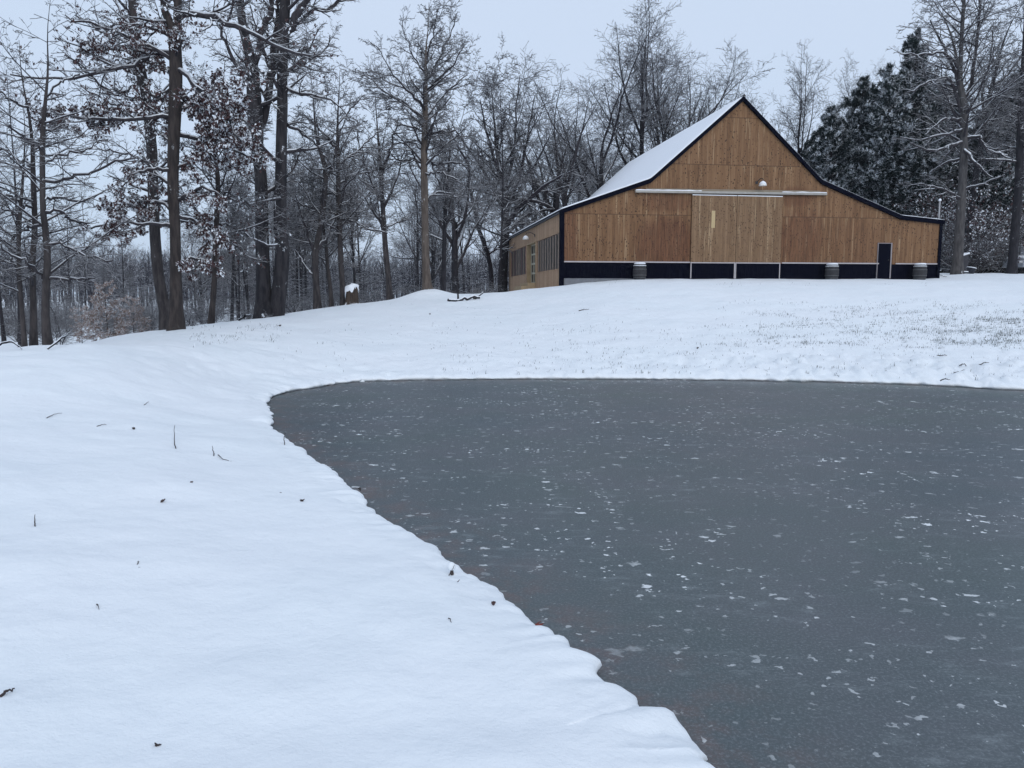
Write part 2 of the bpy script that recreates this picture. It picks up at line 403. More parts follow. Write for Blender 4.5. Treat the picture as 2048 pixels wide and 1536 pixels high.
# ------------------------------------------------------------------ branches
def tube_arrays(P, Rr, m, snow=0.0, twist=True):
    """P (N,K,3), Rr (N,K) -> verts, quads"""
    N, K, _ = P.shape
    T = np.empty_like(P); T[:, 1:-1] = P[:, 2:]-P[:, :-2]; T[:, 0] = P[:, 1]-P[:, 0]; T[:, -1] = P[:, -1]-P[:, -2]
    T /= np.linalg.norm(T, axis=2, keepdims=True)+1e-9
    mT = P[:, -1]-P[:, 0]; mT /= np.linalg.norm(mT, axis=1, keepdims=True)+1e-9
    ref = np.cross(mT, [0, 0, 1.0]); ln = np.linalg.norm(ref, axis=1, keepdims=True)
    ref = np.where(ln > .1, ref/(ln+1e-9), np.cross(mT, [0, 1.0, 0])); ref /= np.linalg.norm(ref, axis=1, keepdims=True)+1e-9
    U = ref[:, None]-(ref[:, None]*T).sum(2, keepdims=True)*T; U /= np.linalg.norm(U, axis=2, keepdims=True)+1e-9
    Vv = np.cross(U, T)
    a = np.arange(m)*2*np.pi/m+np.pi/2
    D = U[:, :, None]*np.cos(a)[None, None, :, None]+Vv[:, :, None]*np.sin(a)[None, None, :, None]
    X = P[:, :, None]+D*Rr[:, :, None, None]
    if snow:
        hor = np.sqrt(np.clip(1-T[..., 2]**2, 0, 1))
        up = np.clip(D[..., 2], 0, 1)*(hor**2)[:, :, None]
        X[..., 2] += up*snow*np.minimum(1, .35+Rr/.02)[:, :, None]
    V = X.reshape(-1, 3)
    b = (np.arange(N)*K*m)[:, None, None]+(np.arange(K-1)*m)[None, :, None]+np.arange(m)[None, None, :]
    b2 = (np.arange(N)*K*m)[:, None, None]+(np.arange(K-1)*m)[None, :, None]+((np.arange(m)+1) % m)[None, None, :]
    q = np.stack([b, b2, b2+m, b+m], -1).reshape(-1, 4)
    return V, q
def resample(pts, K):
    P = np.array(pts, float)
    if len(P) > 2: P = catmull(P, False, lambda p: .15)
    d = np.r_[0, np.cumsum(np.linalg.norm(np.diff(P[:, :3], axis=0), axis=1))]
    t = np.linspace(0, d[-1], K)
    return np.stack([np.interp(t, d, P[:, k]) for k in range(P.shape[1])], 1)
def grow(P, Rr, nper, t0, t1, ang, asd, ratio, K, wig, trop, rr, rng, taper=.15, short=0.0, lenabs=None, flat=0.0, rmin=.003):
    N, K0, _ = P.shape
    L = np.linalg.norm(np.diff(P, axis=1), axis=2).sum(1)
    cnt = np.maximum(0, np.round(nper*np.ones(N)*(L/np.mean(L))**.7*rng.uniform(.7, 1.3, N))).astype(int) if N > 1 else np.array([nper])
    idx = np.repeat(np.arange(N), cnt); M = len(idx)
    if M == 0: return np.zeros((0, K, 3)), np.zeros((0, K))
    k = np.concatenate([np.arange(c) for c in cnt]); cn = cnt[idx]
    u = (k+rng.uniform(.1, .9, M))/cn; t = t0+(t1-t0)*u
    f = t*(K0-1); i = np.minimum(f.astype(int), K0-2); w = (f-i)[:, None]
    p = P[idx, i]*(1-w)+P[idx, i+1]*w; r = Rr[idx, i]*(1-w[:, 0])+Rr[idx, i+1]*w[:, 0]
    T = P[idx, i+1]-P[idx, i]; T /= np.linalg.norm(T, axis=1, keepdims=True)+1e-9
    ra = rng.normal(size=(M, 3)); az = k*2.399+rng.uniform(0, 6.28, N)[idx]
    e1 = np.cross(T, [.3, .2, .93]); e1 /= np.linalg.norm(e1, axis=1, keepdims=True)+1e-9; e2 = np.cross(T, e1)
    az = az+rng.normal(0, .5, M)
    pd = e1*np.cos(az)[:, None]+e2*np.sin(az)[:, None]
    if flat: pd[:, 2] *= (1-flat); pd /= np.linalg.norm(pd, axis=1, keepdims=True)+1e-9
    A = np.radians(rng.normal(ang, asd, M))
    d = T*np.cos(A)[:, None]+pd*np.sin(A)[:, None]
    base = L[idx] if lenabs is None else lenabs
    ln = base*ratio*(1-short*u)*rng.uniform(.6, 1.25, M)
    r0 = np.maximum(np.minimum(r*rr, ln*.035+.004), rmin)
    out = np.empty((M, K, 3)); out[:, 0] = p; st = ln/(K-1)
    for j in range(1, K):
        d = d+rng.normal(0, wig, (M, 3)); d[:, 2] += trop
        d /= np.linalg.norm(d, axis=1, keepdims=True)
        out[:, j] = out[:, j-1]+d*st[:, None]
    s = np.linspace(0, 1, K)
    R_ = r0[:, None]*(1-(1-taper)*s[None])
    return out, np.maximum(R_, rmin*.55)
def mesh_of(levels, name, snow):
    """levels: list of (P,R,sides)"""
    Vs = []; Fs = []; Hs = []; n = 0; hr = np.random.default_rng(3)
    for P, Rr, m in levels:
        if len(P) == 0: continue
        V, q = tube_arrays(P, Rr, m, snow); Vs.append(V); Fs.append(q+n); n += len(V)
        h = (.46+.54*sstep(Rr, .004, .018))*hr.uniform(.55, 1.15, (len(P), 1)); Hs.append(np.repeat(np.clip(h, 0, 1).ravel(), m))
    return make_mesh(name, np.concatenate(Vs), [np.concatenate(Fs)], attrs={'hold': np.concatenate(Hs)})
def leaf_mesh(P, Rr, n, rng, size=.11, snow=.25, clump=None, hang=.6, name='leaves'):
    """scatter real little blades along branches P"""
    N, K, _ = P.shape
    if clump is not None:
        w = clump(P[:, K//2]); w = w/w.sum(); b = rng.choice(N, n, p=w)
    else: b = rng.integers(0, N, n)
    t = rng.uniform(.25, 1, n)*(K-1); i = np.minimum(t.astype(int), K-2); f = (t-i)[:, None]
    p = P[b, i]*(1-f)+P[b, i+1]*f+rng.normal(0, .03, (n, 3))
    ax = rng.normal(size=(n, 3)); ax[:, 2] -= hang*2; ax /= np.linalg.norm(ax, axis=1, keepdims=True)
    s = np.cross(ax, rng.normal(size=(n, 3))); s /= np.linalg.norm(s, axis=1, keepdims=True)+1e-9
    L = size*rng.uniform(.6, 1.25, n)[:, None]; Wd = L*rng.uniform(.22, .36, n)[:, None]
    nn = np.cross(ax, s)
    V = np.stack([p, p+ax*L*.5+s*Wd+nn*L*.08, p+ax*L-nn*L*.05, p+ax*L*.5-s*Wd+nn*L*.08], 1).reshape(-1, 3)
    q = np.arange(4*n).reshape(n, 4)
    rnd = np.repeat(rng.uniform(0, 1, n), 4); sn = np.repeat((rng.uniform(0, 1, n) < snow).astype(float), 4)
    return make_mesh(name, V, [q], False, {'rnd': rnd, 'snw': sn})
# ------------------------------------------------------------------ procedural tree prototypes (kept only as meshes)
def trunk_curve(H, r0, rng, K=14, lean=.03, wob=.012, top=.12):
    s = np.linspace(0, 1, K); ph = rng.uniform(0, 6.28, 2); la = rng.uniform(0, 6.28)
    x = H*(wob*np.sin(s*5+ph[0])*s+lean*np.cos(la)*s**1.3); y = H*(wob*np.sin(s*4+ph[1])*s+lean*np.sin(la)*s**1.3)
    P = np.stack([x-x[0], y-y[0], s*H], 1)
    Rr = r0*(1-(1-top)*s**.9)*(1+.45*np.exp(-s*H/.35))
    return P[None], Rr[None]
def proto_tree(kind, H, r0, seed, snow=.015, dens=1.0):
    g = np.random.default_rng(seed)
    if kind == 'upright':      # one leader, ascending branches
        T = trunk_curve(H, r0, g)
        a = grow(*T, int(24*dens), .26, .97, 52, 10, .30, 8, .10, .10, .45, g, short=.62)
        b = grow(*a, 7, .2, .97, 42, 12, .45, 6, .13, .08, .6, g, short=.4)
        c = grow(*b, 6, .15, .97, 42, 14, .5, 4, .14, .06, .65, g, short=.3)
        d = grow(*c, 3, .1, .95, 40, 14, .55, 4, .14, .05, .7, g)
        lv = [(*a, 5), (*b, 4), (*c, 3), (*d, 3)]
    elif kind == 'forked':     # trunk breaking into steep leaders
        T = trunk_curve(H*.62, r0, g, lean=.05, top=.45)
        a = grow(*T, 7, .38, 1.0, 24, 7, .85, 12, .07, .045, .68, g, taper=.12)
        a2 = grow(*a, 10, .12, .95, 42, 10, .36, 7, .11, .09, .5, g, short=.5)
        b = grow(*a2, 7, .15, .97, 42, 12, .5, 5, .13, .07, .6, g, short=.3, rmin=.008)
        c = grow(*b, 4, .1, .97, 42, 14, .55, 4, .14, .05, .65, g, short=.3, rmin=.008)
        d = grow(*c, 2, .1, .95, 40, 14, .6, 4, .14, .04, .7, g, rmin=.008)
        lv = [(*a, 6), (*a2, 5), (*b, 4), (*c, 3), (*d, 3)]
    elif kind == 'spreading':  # wide oak-like vase
        T = trunk_curve(H*.45, r0, g, lean=.03, top=.6)
        a = grow(*T, 9, .45, 1.0, 38, 10, 1.15, 12, .09, .07, .62, g, taper=.1)
        a2 = grow(*a, 9, .2, .96, 42, 12, .36, 7, .13, .06, .5, g, short=.5)
        b = grow(*a2, 6, .12, .97, 44, 14, .5, 5, .15, .05, .6, g, short=.3)
        c = grow(*b, 5, .1, .97, 44, 14, .5, 4, .15, .04, .65, g, short=.3)
        d = grow(*c, 2, .1, .95, 40, 14, .6, 3, .14, .04, .7, g)
        lv = [(*a, 6), (*a2, 5), (*b, 4), (*c, 3), (*d, 3)]
    elif kind == 'layered':    # understory tree with level snow-laden sprays
        T = trunk_curve(H, r0, g, lean=.08, wob=.02)
        a = grow(*T, int(26*dens), .10, .97, 72, 9, .38, 9, .10, .015, .45, g, short=.55)
        b = grow(*a, 7, .2, .97, 38, 10, .45, 6, .13, .02, .6, g, short=.4, flat=.6)
        c = grow(*b, 5, .15, .97, 40, 14, .5, 4, .14, .01, .65, g, short=.3, flat=.5)
        lv = [(*a, 5), (*b, 4), (*c, 3)]
    elif kind == 'shrub':
        s0 = np.zeros((1, 6, 3)); s0[0, :, 2] = np.linspace(0, .3, 6)
        T = (s0, np.full((1, 6), r0))
        a = grow(*T, 11, .1, 1, 34, 16, 1, 9, .14, .0, .8, g, lenabs=H)
        b = grow(*a, 9, .15, .97, 46, 14, .42, 6, .16, .0, .6, g, short=.3)
        c = grow(*b, 6, .1, .97, 46, 14, .5, 4, .18, -.02, .7, g)
        lv = [(*a, 5), (*b, 3), (*c, 3)]
    return T, lv
PROTO = {}
def proto(key, kind, H, r0, seed, snow=.015, bark=None, twig=None, leaves=0, dens=1.0, leafm=None):
    T, lv = proto_tree(kind, H, r0, seed, snow, dens)
    tm = mesh_of([(*T, 9)], 'trunk', snow); tm.materials.append(bark or M_BARK_DARK)
    cm = mesh_of(lv, 'crown', snow); cm.materials.append(twig or M_TWIG)
    lm = None
    if leaves:
        lm = leaf_mesh(lv[-1][0], lv[-1][1], leaves, np.random.default_rng(seed+5), .085, .33, name='leaves'); lm.materials.append(leafm or M_LEAF_TAN)
    PROTO[key] = (tm, cm, lm)
def place(key, loc, scale, rz, name, label, category, group=None, sq=1.0):
    tm, cm, lm = PROTO[key]
    e = empty(name, loc, label, category, group, rz); e.scale = (scale*sq, scale*sq, scale)
    for nm, me in (('trunk', tm), ('crown', cm), ('leaves', lm)):
        if me is not None:
            o = bpy.data.objects.new(nm, me); COL.objects.link(o); o.parent = e
    return e
FORK = ['forked_d', 'forked_e', 'forked_f']; UPR = ['upright_a', 'upright_b', 'upright_c']
for k_, h_, r_, s_ in (('forked_a', 17, .24, 101), ('forked_b', 17, .22, 102), ('forked_c', 18, .26, 109)): proto(k_, 'forked', h_, r_, s_, twig=M_TWIG_HIGH)
proto('forked_d', 'forked', 17, .13, 121); proto('forked_e', 'forked', 16, .11, 122); proto('forked_f', 'forked', 18, .15, 123)
proto('upright_a', 'upright', 16, .11, 103); proto('upright_b', 'upright', 16, .095, 104); proto('upright_c', 'upright', 17, .12, 110)
proto('spread_a', 'spreading', 14, .30, 105); proto('spread_b', 'spreading', 14, .26, 106)
proto('layer_a', 'layered', 9, .08, 107, .025); proto('layer_b', 'layered', 8, .07, 108, .025)
proto('shrub_a', 'shrub', 3.0, .035, 111, .03); proto('shrub_b', 'shrub', 2.6, .03, 112, .03); proto('shrub_c', 'shrub', 3.4, .035, 113, .03)
proto('beech', 'layered', 6, .06, 114, .025, leaves=24000, bark=M_BARK_RED, dens=1.3)
proto('leafy_shrub', 'shrub', 3.2, .035, 115, .03, leaves=5000, leafm=M_LEAF_OAK)

# ------------------------------------------------------------------ evergreens
def evergreen_proto(key, H, Wd, seed, snow=.3, bare=.12, droop=0.0, tufts=6500):
    g = np.random.default_rng(seed)
    T = trunk_curve(H, .018*H, g, lean=.02, wob=.006)
    n = int(95)
    a = grow(*T, n, bare, .985, 74-8, 9, 1, 8, .07, .03+droop, .35, g, lenabs=Wd)
    # cone-shaped crown, irregular
    t = (a[0][:, 0, 2]/H-bare)/(1-bare); base = a[0][:, :1]
    f = (1-np.clip(t, 0, 1)**1.15*.86)*g.uniform(.72, 1.1, len(t))*(.55+.45*np.clip(t/.25, 0, 1))
    aP = base+(a[0]-base)*f[:, None, None]; aR = a[1]
    b = grow(aP, aR, 9, .2, .98, 45, 12, .42, 5, .13, .03, .6, g, short=.45, flat=.3)
    # tufts
    Pb = b[0]; N = len(Pb); nt = tufts
    i = g.integers(0, N, nt); tt = g.uniform(.1, 1, nt)*(4-.001); k = tt.astype(int); fr = (tt-k)[:, None]
    p = Pb[i, k]*(1-fr)+Pb[i, k+1]*fr+g.normal(0, .07, (nt, 3))
    d = Pb[i, k+1]-Pb[i, k]; d /= np.linalg.norm(d, axis=1, keepdims=True)+1e-9
    m = 6
    dd = d[:, None]+g.normal(0, .65, (nt, m, 3)); dd[..., 2] += .1; dd /= np.linalg.norm(dd, axis=2, keepdims=True)
    sd = np.cross(dd, g.normal(size=(nt, m, 3))); sd /= np.linalg.norm(sd, axis=2, keepdims=True)
    L = g.uniform(.13, .29, (nt, m, 1))
    V = np.stack([p[:, None]-sd*L*.10, p[:, None]+sd*L*.10, p[:, None]+dd*L], 2).reshape(-1, 3)
    F = np.arange(nt*m*3).reshape(-1, 3)
    cl = noise(p[:, 0]*2.2+p[:, 2]*1.9, p[:, 1]*2.2-p[:, 2]*2.3, seed)
    pr = np.clip(snow+cl*.9, .02, .85)
    sn = (g.uniform(0, 1, (nt, m)) < pr[:, None])
    sn = np.repeat(sn.ravel().astype(float), 3); rnd = np.repeat(g.uniform(0, 1, nt*m), 3)
    fm = make_mesh('foliage', V, [F], False, {'rnd': rnd, 'snw': sn}); fm.materials.append(M_NEEDLE)
    tm = mesh_of([(*T, 9)], 'trunk', 0); tm.materials.append(M_BARK_DARK)
    bm = mesh_of([(aP, aR, 4), (*b, 3)], 'branches', .02); bm.materials.append(M_TWIG)
    PROTO[key] = (tm, bm, fm)
def place_ever(key, loc, scale, rz, name, label, group=None, sq=1.0):
    tm, bm, fm = PROTO[key]
    e = empty(name, loc, label, 'tree', group, rz); e.scale = (scale*sq, scale*sq, scale)
    for nm, me in (('trunk', tm), ('branches', bm), ('foliage', fm)):
        o = bpy.data.objects.new(nm, me); COL.objects.link(o); o.parent = e
    return e
evergreen_proto('ever_a', 15, 3.4, 201, .08, .22, tufts=21000)
evergreen_proto('ever_b', 14, 3.8, 202, .22, .15, tufts=21000)
evergreen_proto('ever_c', 12, 3.2, 203, .14, .05, tufts=18000)

# ------------------------------------------------------------------ trees traced one by one, each at its own distance
def bespoke(name, label, Y, trunks, limbs, bark, twig=None, snow=.02, tn=26, tt=(.35, .98), tang=60, tlen=2.6, ttrop=.05, ln=9, lratio=.38, l2=6, l3=5, l4=2, trop=.04,
            leaves=0, leafmask=None, leafsize=.11, leafsnow=.28, seed=1, group=None, wig=.13, twigr=.0035, flat=0.0, leafm=None, tshort=.4):
    g = np.random.default_rng(seed); s = Y/F_PX
    def path(pts, K):
        out = []
        for q in pts:
            px, py, w = q[:3]; dY = q[3] if len(q) > 3 else 0
            out.append(np.r_[at(px, py, Y+dY), w*s/2])
        A = resample(out, K); return A[:, :3], A[:, 3]
    TP, TR = zip(*[path(t, 22) for t in trunks]); TP = np.array(TP); TR = np.array(TR)
    for k in range(len(TP)):
        if trunks[k][-1][1] > -40: TR[k] *= 1-.72*sstep(np.linspace(0, 1, 22), .55, 1)
    base = TP[0, 0].copy(); base[2] = g1(base[0], base[1])-.03
    # sink the foot into the snow and flare it
    for k in range(len(TP)):
        z = TP[k, :, 2]-base[2]; TR[k] *= 1+.35*np.exp(-np.maximum(z, 0)/.3)
        if trunks[k][0][1] > 560 or k == 0: TP[k, 0, 2] = min(TP[k, 0, 2], g1(TP[k, 0, 0], TP[k, 0, 1])-.12)
    lv = []; root = []
    src = []
    if limbs:
        LP, LR = zip(*[path(t, 14) for t in limbs]); LP = np.array(LP); LR = np.array(LR)
        LP[:, 1:-1] += g.normal(0, .035, LP[:, 1:-1].shape)
        src.append((LP, LR)); lv.append((LP, LR, 7))
    if tn:
        a = grow(TP, TR, tn, tt[0], tt[1], tang, 12, 1, 9, wig*.8, ttrop, .4, g, lenabs=tlen, short=tshort, flat=flat, rmin=twigr)
        src.append(a); lv.append((*a, 5))
    leafsrc = []
    for k, (p, r) in enumerate(src):
        b = grow(p, r, ln if (k == 0 and limbs) else int(ln*.75)+1, .12, .97, 46, 14, lratio, 7, wig, trop, .5, g, short=.35, flat=flat, rmin=twigr)
        c = grow(*b, l2, .1, .97, 44, 14, .5, 5, wig, trop, .6, g, short=.3, flat=flat, rmin=twigr)
        d = grow(*c, l3, .1, .97, 44, 14, .5, 4, wig, trop*.6, .7, g, rmin=twigr)
        lv += [(*b, 5), (*c, 4), (*d, 3)]
        leafsrc.append(d)
        if l4:
            e = grow(*d, l4, .1, .95, 42, 14, .6, 3, wig, .02, .7, g, rmin=twigr); lv.append((*e, 3))
    e0 = empty(name, base, label, 'tree', group)
    off = lambda L: [(P-base, Rr, m) for P, Rr, m in L]
    tm = mesh_of(off([(TP, TR, 14)]), 'trunk', snow*.5); obj('trunk', tm, bark, e0)
    cm = mesh_of(off(lv), 'crown', snow); obj('crown', cm, twig or M_TWIG, e0)
    if leaves:
        P = np.concatenate([l[0] for l in leafsrc])
        if leafmask:      # even out: sparse outer boughs carry as many leaves as the crowded middle
            u_, v_ = to_px(P[:, P.shape[1]//2]); cell = (np.floor(u_/22).astype(int)*1000+np.floor(v_/22).astype(int))
            _, inv, cn = np.unique(cell, return_inverse=True, return_counts=True); even = 1.0/cn[inv]**.85
        lm = leaf_mesh(P-base, None, leaves, g, leafsize, leafsnow, clump=(lambda q: leafmask(q+base)**1.1*even) if leafmask else None)
        obj('leaves', lm, leafm or M_LEAF_OAK, e0)
    return e0
def to_px(P):
    x = P[:, 0]; y = P[:, 1]; z = P[:, 2]-EYE
    dep = y*cp-z*sp; v = y*sp+z*cp
    return CX+F_PX*x/dep, CY-F_PX*v/dep

# the leafy oak; its withered leaves keep to certain limbs (regions in its own plane at 22 m)
def oak_leaf_density(P):
    u, v = to_px(P)
    w = np.full(len(u), .02)
    for cx, cy, rx, ry, k in ((200,232,120,28,1.0),(160,235,70,30,1.0),(420,215,75,75,1.1),(450,260,70,50,1.0),(270,430,110,32,1.2),(215,445,50,25,1.),(400,400,55,60,.9),(420,480,60,35,.9),(390,540,60,22,1.1),
                             (300,90,90,60,.40),(185,95,35,25,.8),(255,350,40,40,.7),(330,150,60,60,.4),(430,330,60,40,.5),(290,440,70,40,.8),(500,310,40,25,.5)):
        w += k*np.exp(-((u-cx)/rx)**2*1.6-((v-cy)/ry)**2*1.6)
    return w
bespoke('oak_tree', 'straight red-brown oak at the left crest still holding clumps of withered snowy leaves', 22,
  [[(352,657,31),(352,600,25),(351,520,21),(350,450,20),(346,380,21),(347,300,22),(350,220,24),(352,140,24),(350,90,23),(347,60,17),(333,35,14),(327,0,13),(322,-90,10)],
   [(351,100,17),(354,60,15),(356,0,14),(362,-100,10)]],
  [[(347,108,11),(328,104,9),(300,116,8),(262,130,7,-.5),(225,138,6,-1),(170,150,4,-1.2),(90,158,2,-1.6),(20,150,1.2,-2)],
   [(358,36,12,-.1),(378,30,10,-.4),(410,26,10,-.9),(440,38,9,-1.2),(475,58,8,-1.4),(512,70,7,-1.5),(545,88,6,-1.6),(578,105,4,-1.7),(620,112,2,-1.8)],
   [(342,236,8),(310,234,7,-.3),(270,236,6,-.6),(220,238,5,-.9),(160,236,3.5,-1.1),(95,220,2,-1.3)],
   [(350,268,8),(375,272,7,.3),(410,285,6,.5),(455,298,4,.7),(520,325,2,.9)],
   [(355,140,9),(390,170,8,-.4),(430,205,6,-.8),(465,250,4,-1),(490,300,2,-1.1)],
   [(356,200,8),(395,205,6,.4),(430,230,4.5,.7),(470,240,2,.8)],
   [(344,452,8),(318,449,6,-.3),(285,448,5,-.6),(240,445,4,-.8),(182,458,2,-1)],
   [(347,420,7),(310,405,5,.3),(275,415,4,.5),(232,400,2,.6)],
   [(356,432,7),(385,440,5,.3),(420,462,4,.5),(458,488,2,.6)],
   [(356,400,7),(385,385,5,-.3),(410,375,4,-.5),(440,390,2,-.6)],
   [(353,525,6),(380,518,5,.3),(410,522,3.5,.5),(442,540,2,.6)],
   [(346,345,7),(315,338,5,-.3),(270,350,3.5,-.5),(235,390,2,-.7)],
   [(347,80,8),(310,60,6,.5),(260,50,4,.9),(190,60,2,1.2)],
   [(343,120,7),(300,95,6,-.3),(240,70,4,-.6),(180,48,3,-.8),(130,30,1.5,-.9)],
   [(350,175,6),(310,190,5,.4),(262,200,4,.7),(205,180,2,.9)]],
  M_BARK_RED, tn=9, tt=(.35,.98), tlen=1.7, ln=8, l2=4, l3=3, l4=1, leaves=46000, leafmask=oak_leaf_density, leafsize=.092, leafsnow=.33, seed=5, snow=.03)
bespoke('oak_tree', 'leaning bare grey oak standing just left behind the leafy oak', 23.6,
  [[(334,655,26),(328,610,22),(318,560,21),(312,500,21),(309,450,20),(306,380,20),(305,320,20),(299,250,19),(290,180,18),(278,120,17),(269,60,16),(264,0,14),(258,-120,10)]],
  [[(280,130,7),(250,100,6,.4),(200,60,4,.8),(150,30,2,1)],[(298,240,7),(260,215,5,.4),(215,205,3.5,.8),(160,170,2,1.1)],[(303,330,6),(265,310,4,.5),(220,300,3,.8),(190,290,1.5,1)],
   [(285,165,6),(240,185,5,-.4),(190,160,4,-.8),(130,110,2,-1.2)],[(270,70,6),(240,20,5,.5),(210,-40,3,.8)],[(308,420,6),(340,395,4,.8),(380,400,2,1)]],
  M_BARK, tn=12, tt=(.35,.98), tlen=2.2, ttrop=.03, seed=6, ln=7, l2=4, l3=3, l4=1)
bespoke('double_oak_tree', 'huge dark twin-stemmed tree rising out of frame between the leafy oak and the stump', 30,
  [[(533,634,44),(528,600,32),(526,540,27),(524,470,26),(523,400,25),(521,345,23),(514,290,24),(511,240,30),(507,180,26),(505,140,25),(497,100,18),(487,60,16),(480,0,15),(472,-110,11)],
   [(549,632,30),(556,600,29),(561,560,29),(565,500,27),(560,450,26),(561,400,23),(562,340,22),(563,270,21),(565,200,20),(564,140,20),(566,70,25),(569,30,20),(572,-20,18),(576,-120,12)]],
  [[(508,130,14),(517,100,13),(522,70,13),(533,40,12),(546,20,10),(540,-10,9),(535,-60,7)],
   [(523,255,13,.3),(533,220,14,.3),(541,170,14,.4),(547,110,12,.5),(552,50,10,.6),(560,-30,8,.7)],
   [(497,170,10,-.2),(482,145,8,-.4),(468,120,7,-.5),(455,95,6,-.7),(440,60,5,-.9),(430,20,3,-1)],
   [(571,70,15,-.2),(588,42,14,-.4),(603,20,13,-.5),(615,0,11,-.6),(625,-60,8,-.8)],
   [(574,50,10),(600,45,8,.4),(628,18,7,.6),(655,22,7,.8),(675,0,6,.9),(690,-20,4,1)],
   [(574,150,9),(592,140,7,.4),(612,124,6,.6),(650,100,3,.8),(660,70,2,.9)],
   [(573,175,7),(592,188,6,-.4),(625,190,5,-.7),(670,205,3,-.9),(700,240,1.5,-1)],
   [(566,395,5),(530,405,4,-1.2),(500,410,4,-1.4),(460,398,3,-1.6),(410,390,1.5,-1.8)],
   [(555,490,4,-1),(540,492,4,-1.2),(505,478,4,-1.5),(470,455,3,-1.7),(430,450,1.5,-2)],
   [(517,335,5),(495,320,4,-.5),(465,330,3,-.8),(430,345,1.5,-1)],
   [(560,160,6),(548,130,5,-.6),(530,105,4,-1),(510,60,3,-1.3),(500,10,2,-1.5)],
   [(575,250,6),(600,262,5,.5),(640,300,3,.9),(670,340,1.5,1.2)]],
  mat_bark('deep_furrowed_bark', (.050,.046,.050), (.014,.014,.018), patch=1.0, bscale=7), tn=12, tt=(.3,.98), tlen=2.4, ln=8, l2=5, l3=4, l4=1, seed=9, snow=.03)
bespoke('slim_tree', 'slim curved tree between the leafy oak and the double tree, with a few brown leaves', 26,
  [[(421,650,12),(426,600,11),(430,540,11),(432,480,11),(434,420,10),(436,360,9),(430,310,8),(435,250,7),(445,180,6),(450,120,4)]],
  [[(434,400,5),(450,385,4),(480,395,3,.4),(520,420,1.5,.8)],[(433,480,5),(455,478,4,-.3),(480,500,3,-.5),(515,520,1.5,-.8)],[(434,450,4),(460,450,4,.4),(490,465,2,.8)],[(430,320,5),(405,300,4,-.4),(380,290,2,-.8)]],
  M_BARK_RED, tn=20, tt=(.3,.98), tlen=2.2, seed=12, leaves=900, l4=1)
# thin trio at the left edge with long level sprays
for i, (lab, Y, tr, lim, sd) in enumerate([
  ('thin grey tree with long drooping level branches, rightmost of three at left edge', 17.6,
   [[(97,696,18),(91,640,15),(92,580,14),(95,520,13),(92,470,12),(86,420,11),(85,350,10),(85,280,10),(90,210,8),(96,140,6),(95,60,4),(103,-20,2.5)]],
   [[(88,362,6),(110,358,5),(145,358,4,-.3),(190,345,3.5,-.5),(235,320,3,-.7),(270,318,1.5,-.9)],[(94,490,6),(120,488,4),(150,500,4,-.4),(185,515,3,-.7),(225,522,2,-1)],[(92,425,6),(115,422,4),(145,440,4,.5),(175,447,3,.7)],
    [(85,558,6),(60,528,5,-.3),(25,505,4,-.5),(-20,480,3,-.7)],[(86,558,5),(105,555,5),(150,560,4,-.4),(190,557,2,-.7)],[(88,300,5),(60,280,4,-.4),(20,250,3,-.7)],[(90,200,5),(120,170,4,.3),(160,150,2,.6)],[(87,330,5),(120,310,4,.4),(170,300,3,.8),(215,280,1.5,1)],
    [(91,400,5),(120,395,4,.5),(160,405,3,.7),(205,385,1.5,1)],[(92,455,5),(60,455,4,.4),(20,470,3,.7)]], 21),
  ('thin straight dark tree, middle of three at the left edge', 18.4,
   [[(67,700,15),(67,640,13),(66,580,12),(65,520,11),(70,460,10),(68,400,10),(66,340,9),(65,290,8),(58,230,7),(50,190,6),(42,140,5),(38,80,3)]],
   [[(66,330,5),(40,320,4,.4),(0,300,3,.6)],[(66,300,5),(90,270,4,.4),(130,250,2,.6)],[(68,420,5),(30,400,4,-.4),(-10,380,3,-.6)],[(55,220,4),(30,200,3,-.4),(-10,185,2,-.6)]], 22),
  ('thin bent tree with forked boughs, leftmost of three at the left edge', 18.0,
   [[(50,700,10),(46,650,9),(42,600,8),(38,540,8),(38,480,7),(40,430,7),(44,380,6),(48,320,5),(50,260,4),(45,200,3)]],
   [[(38,490,4),(20,470,4),(-10,440,3,.3)],[(40,430,4),(15,420,3),(-20,400,2)],[(37,530,4),(15,520,3,.3),(-15,524,2,.5)]], 23)]):
    bespoke('thin_tree', lab, Y, tr, lim, M_BARK, tn=15, tt=(.2,.97), tang=66, tlen=2.4, ttrop=.01, trop=.02, ln=7, l2=3, l3=3, l4=1, flat=.3, seed=sd, snow=.022, lratio=.34, wig=.10)
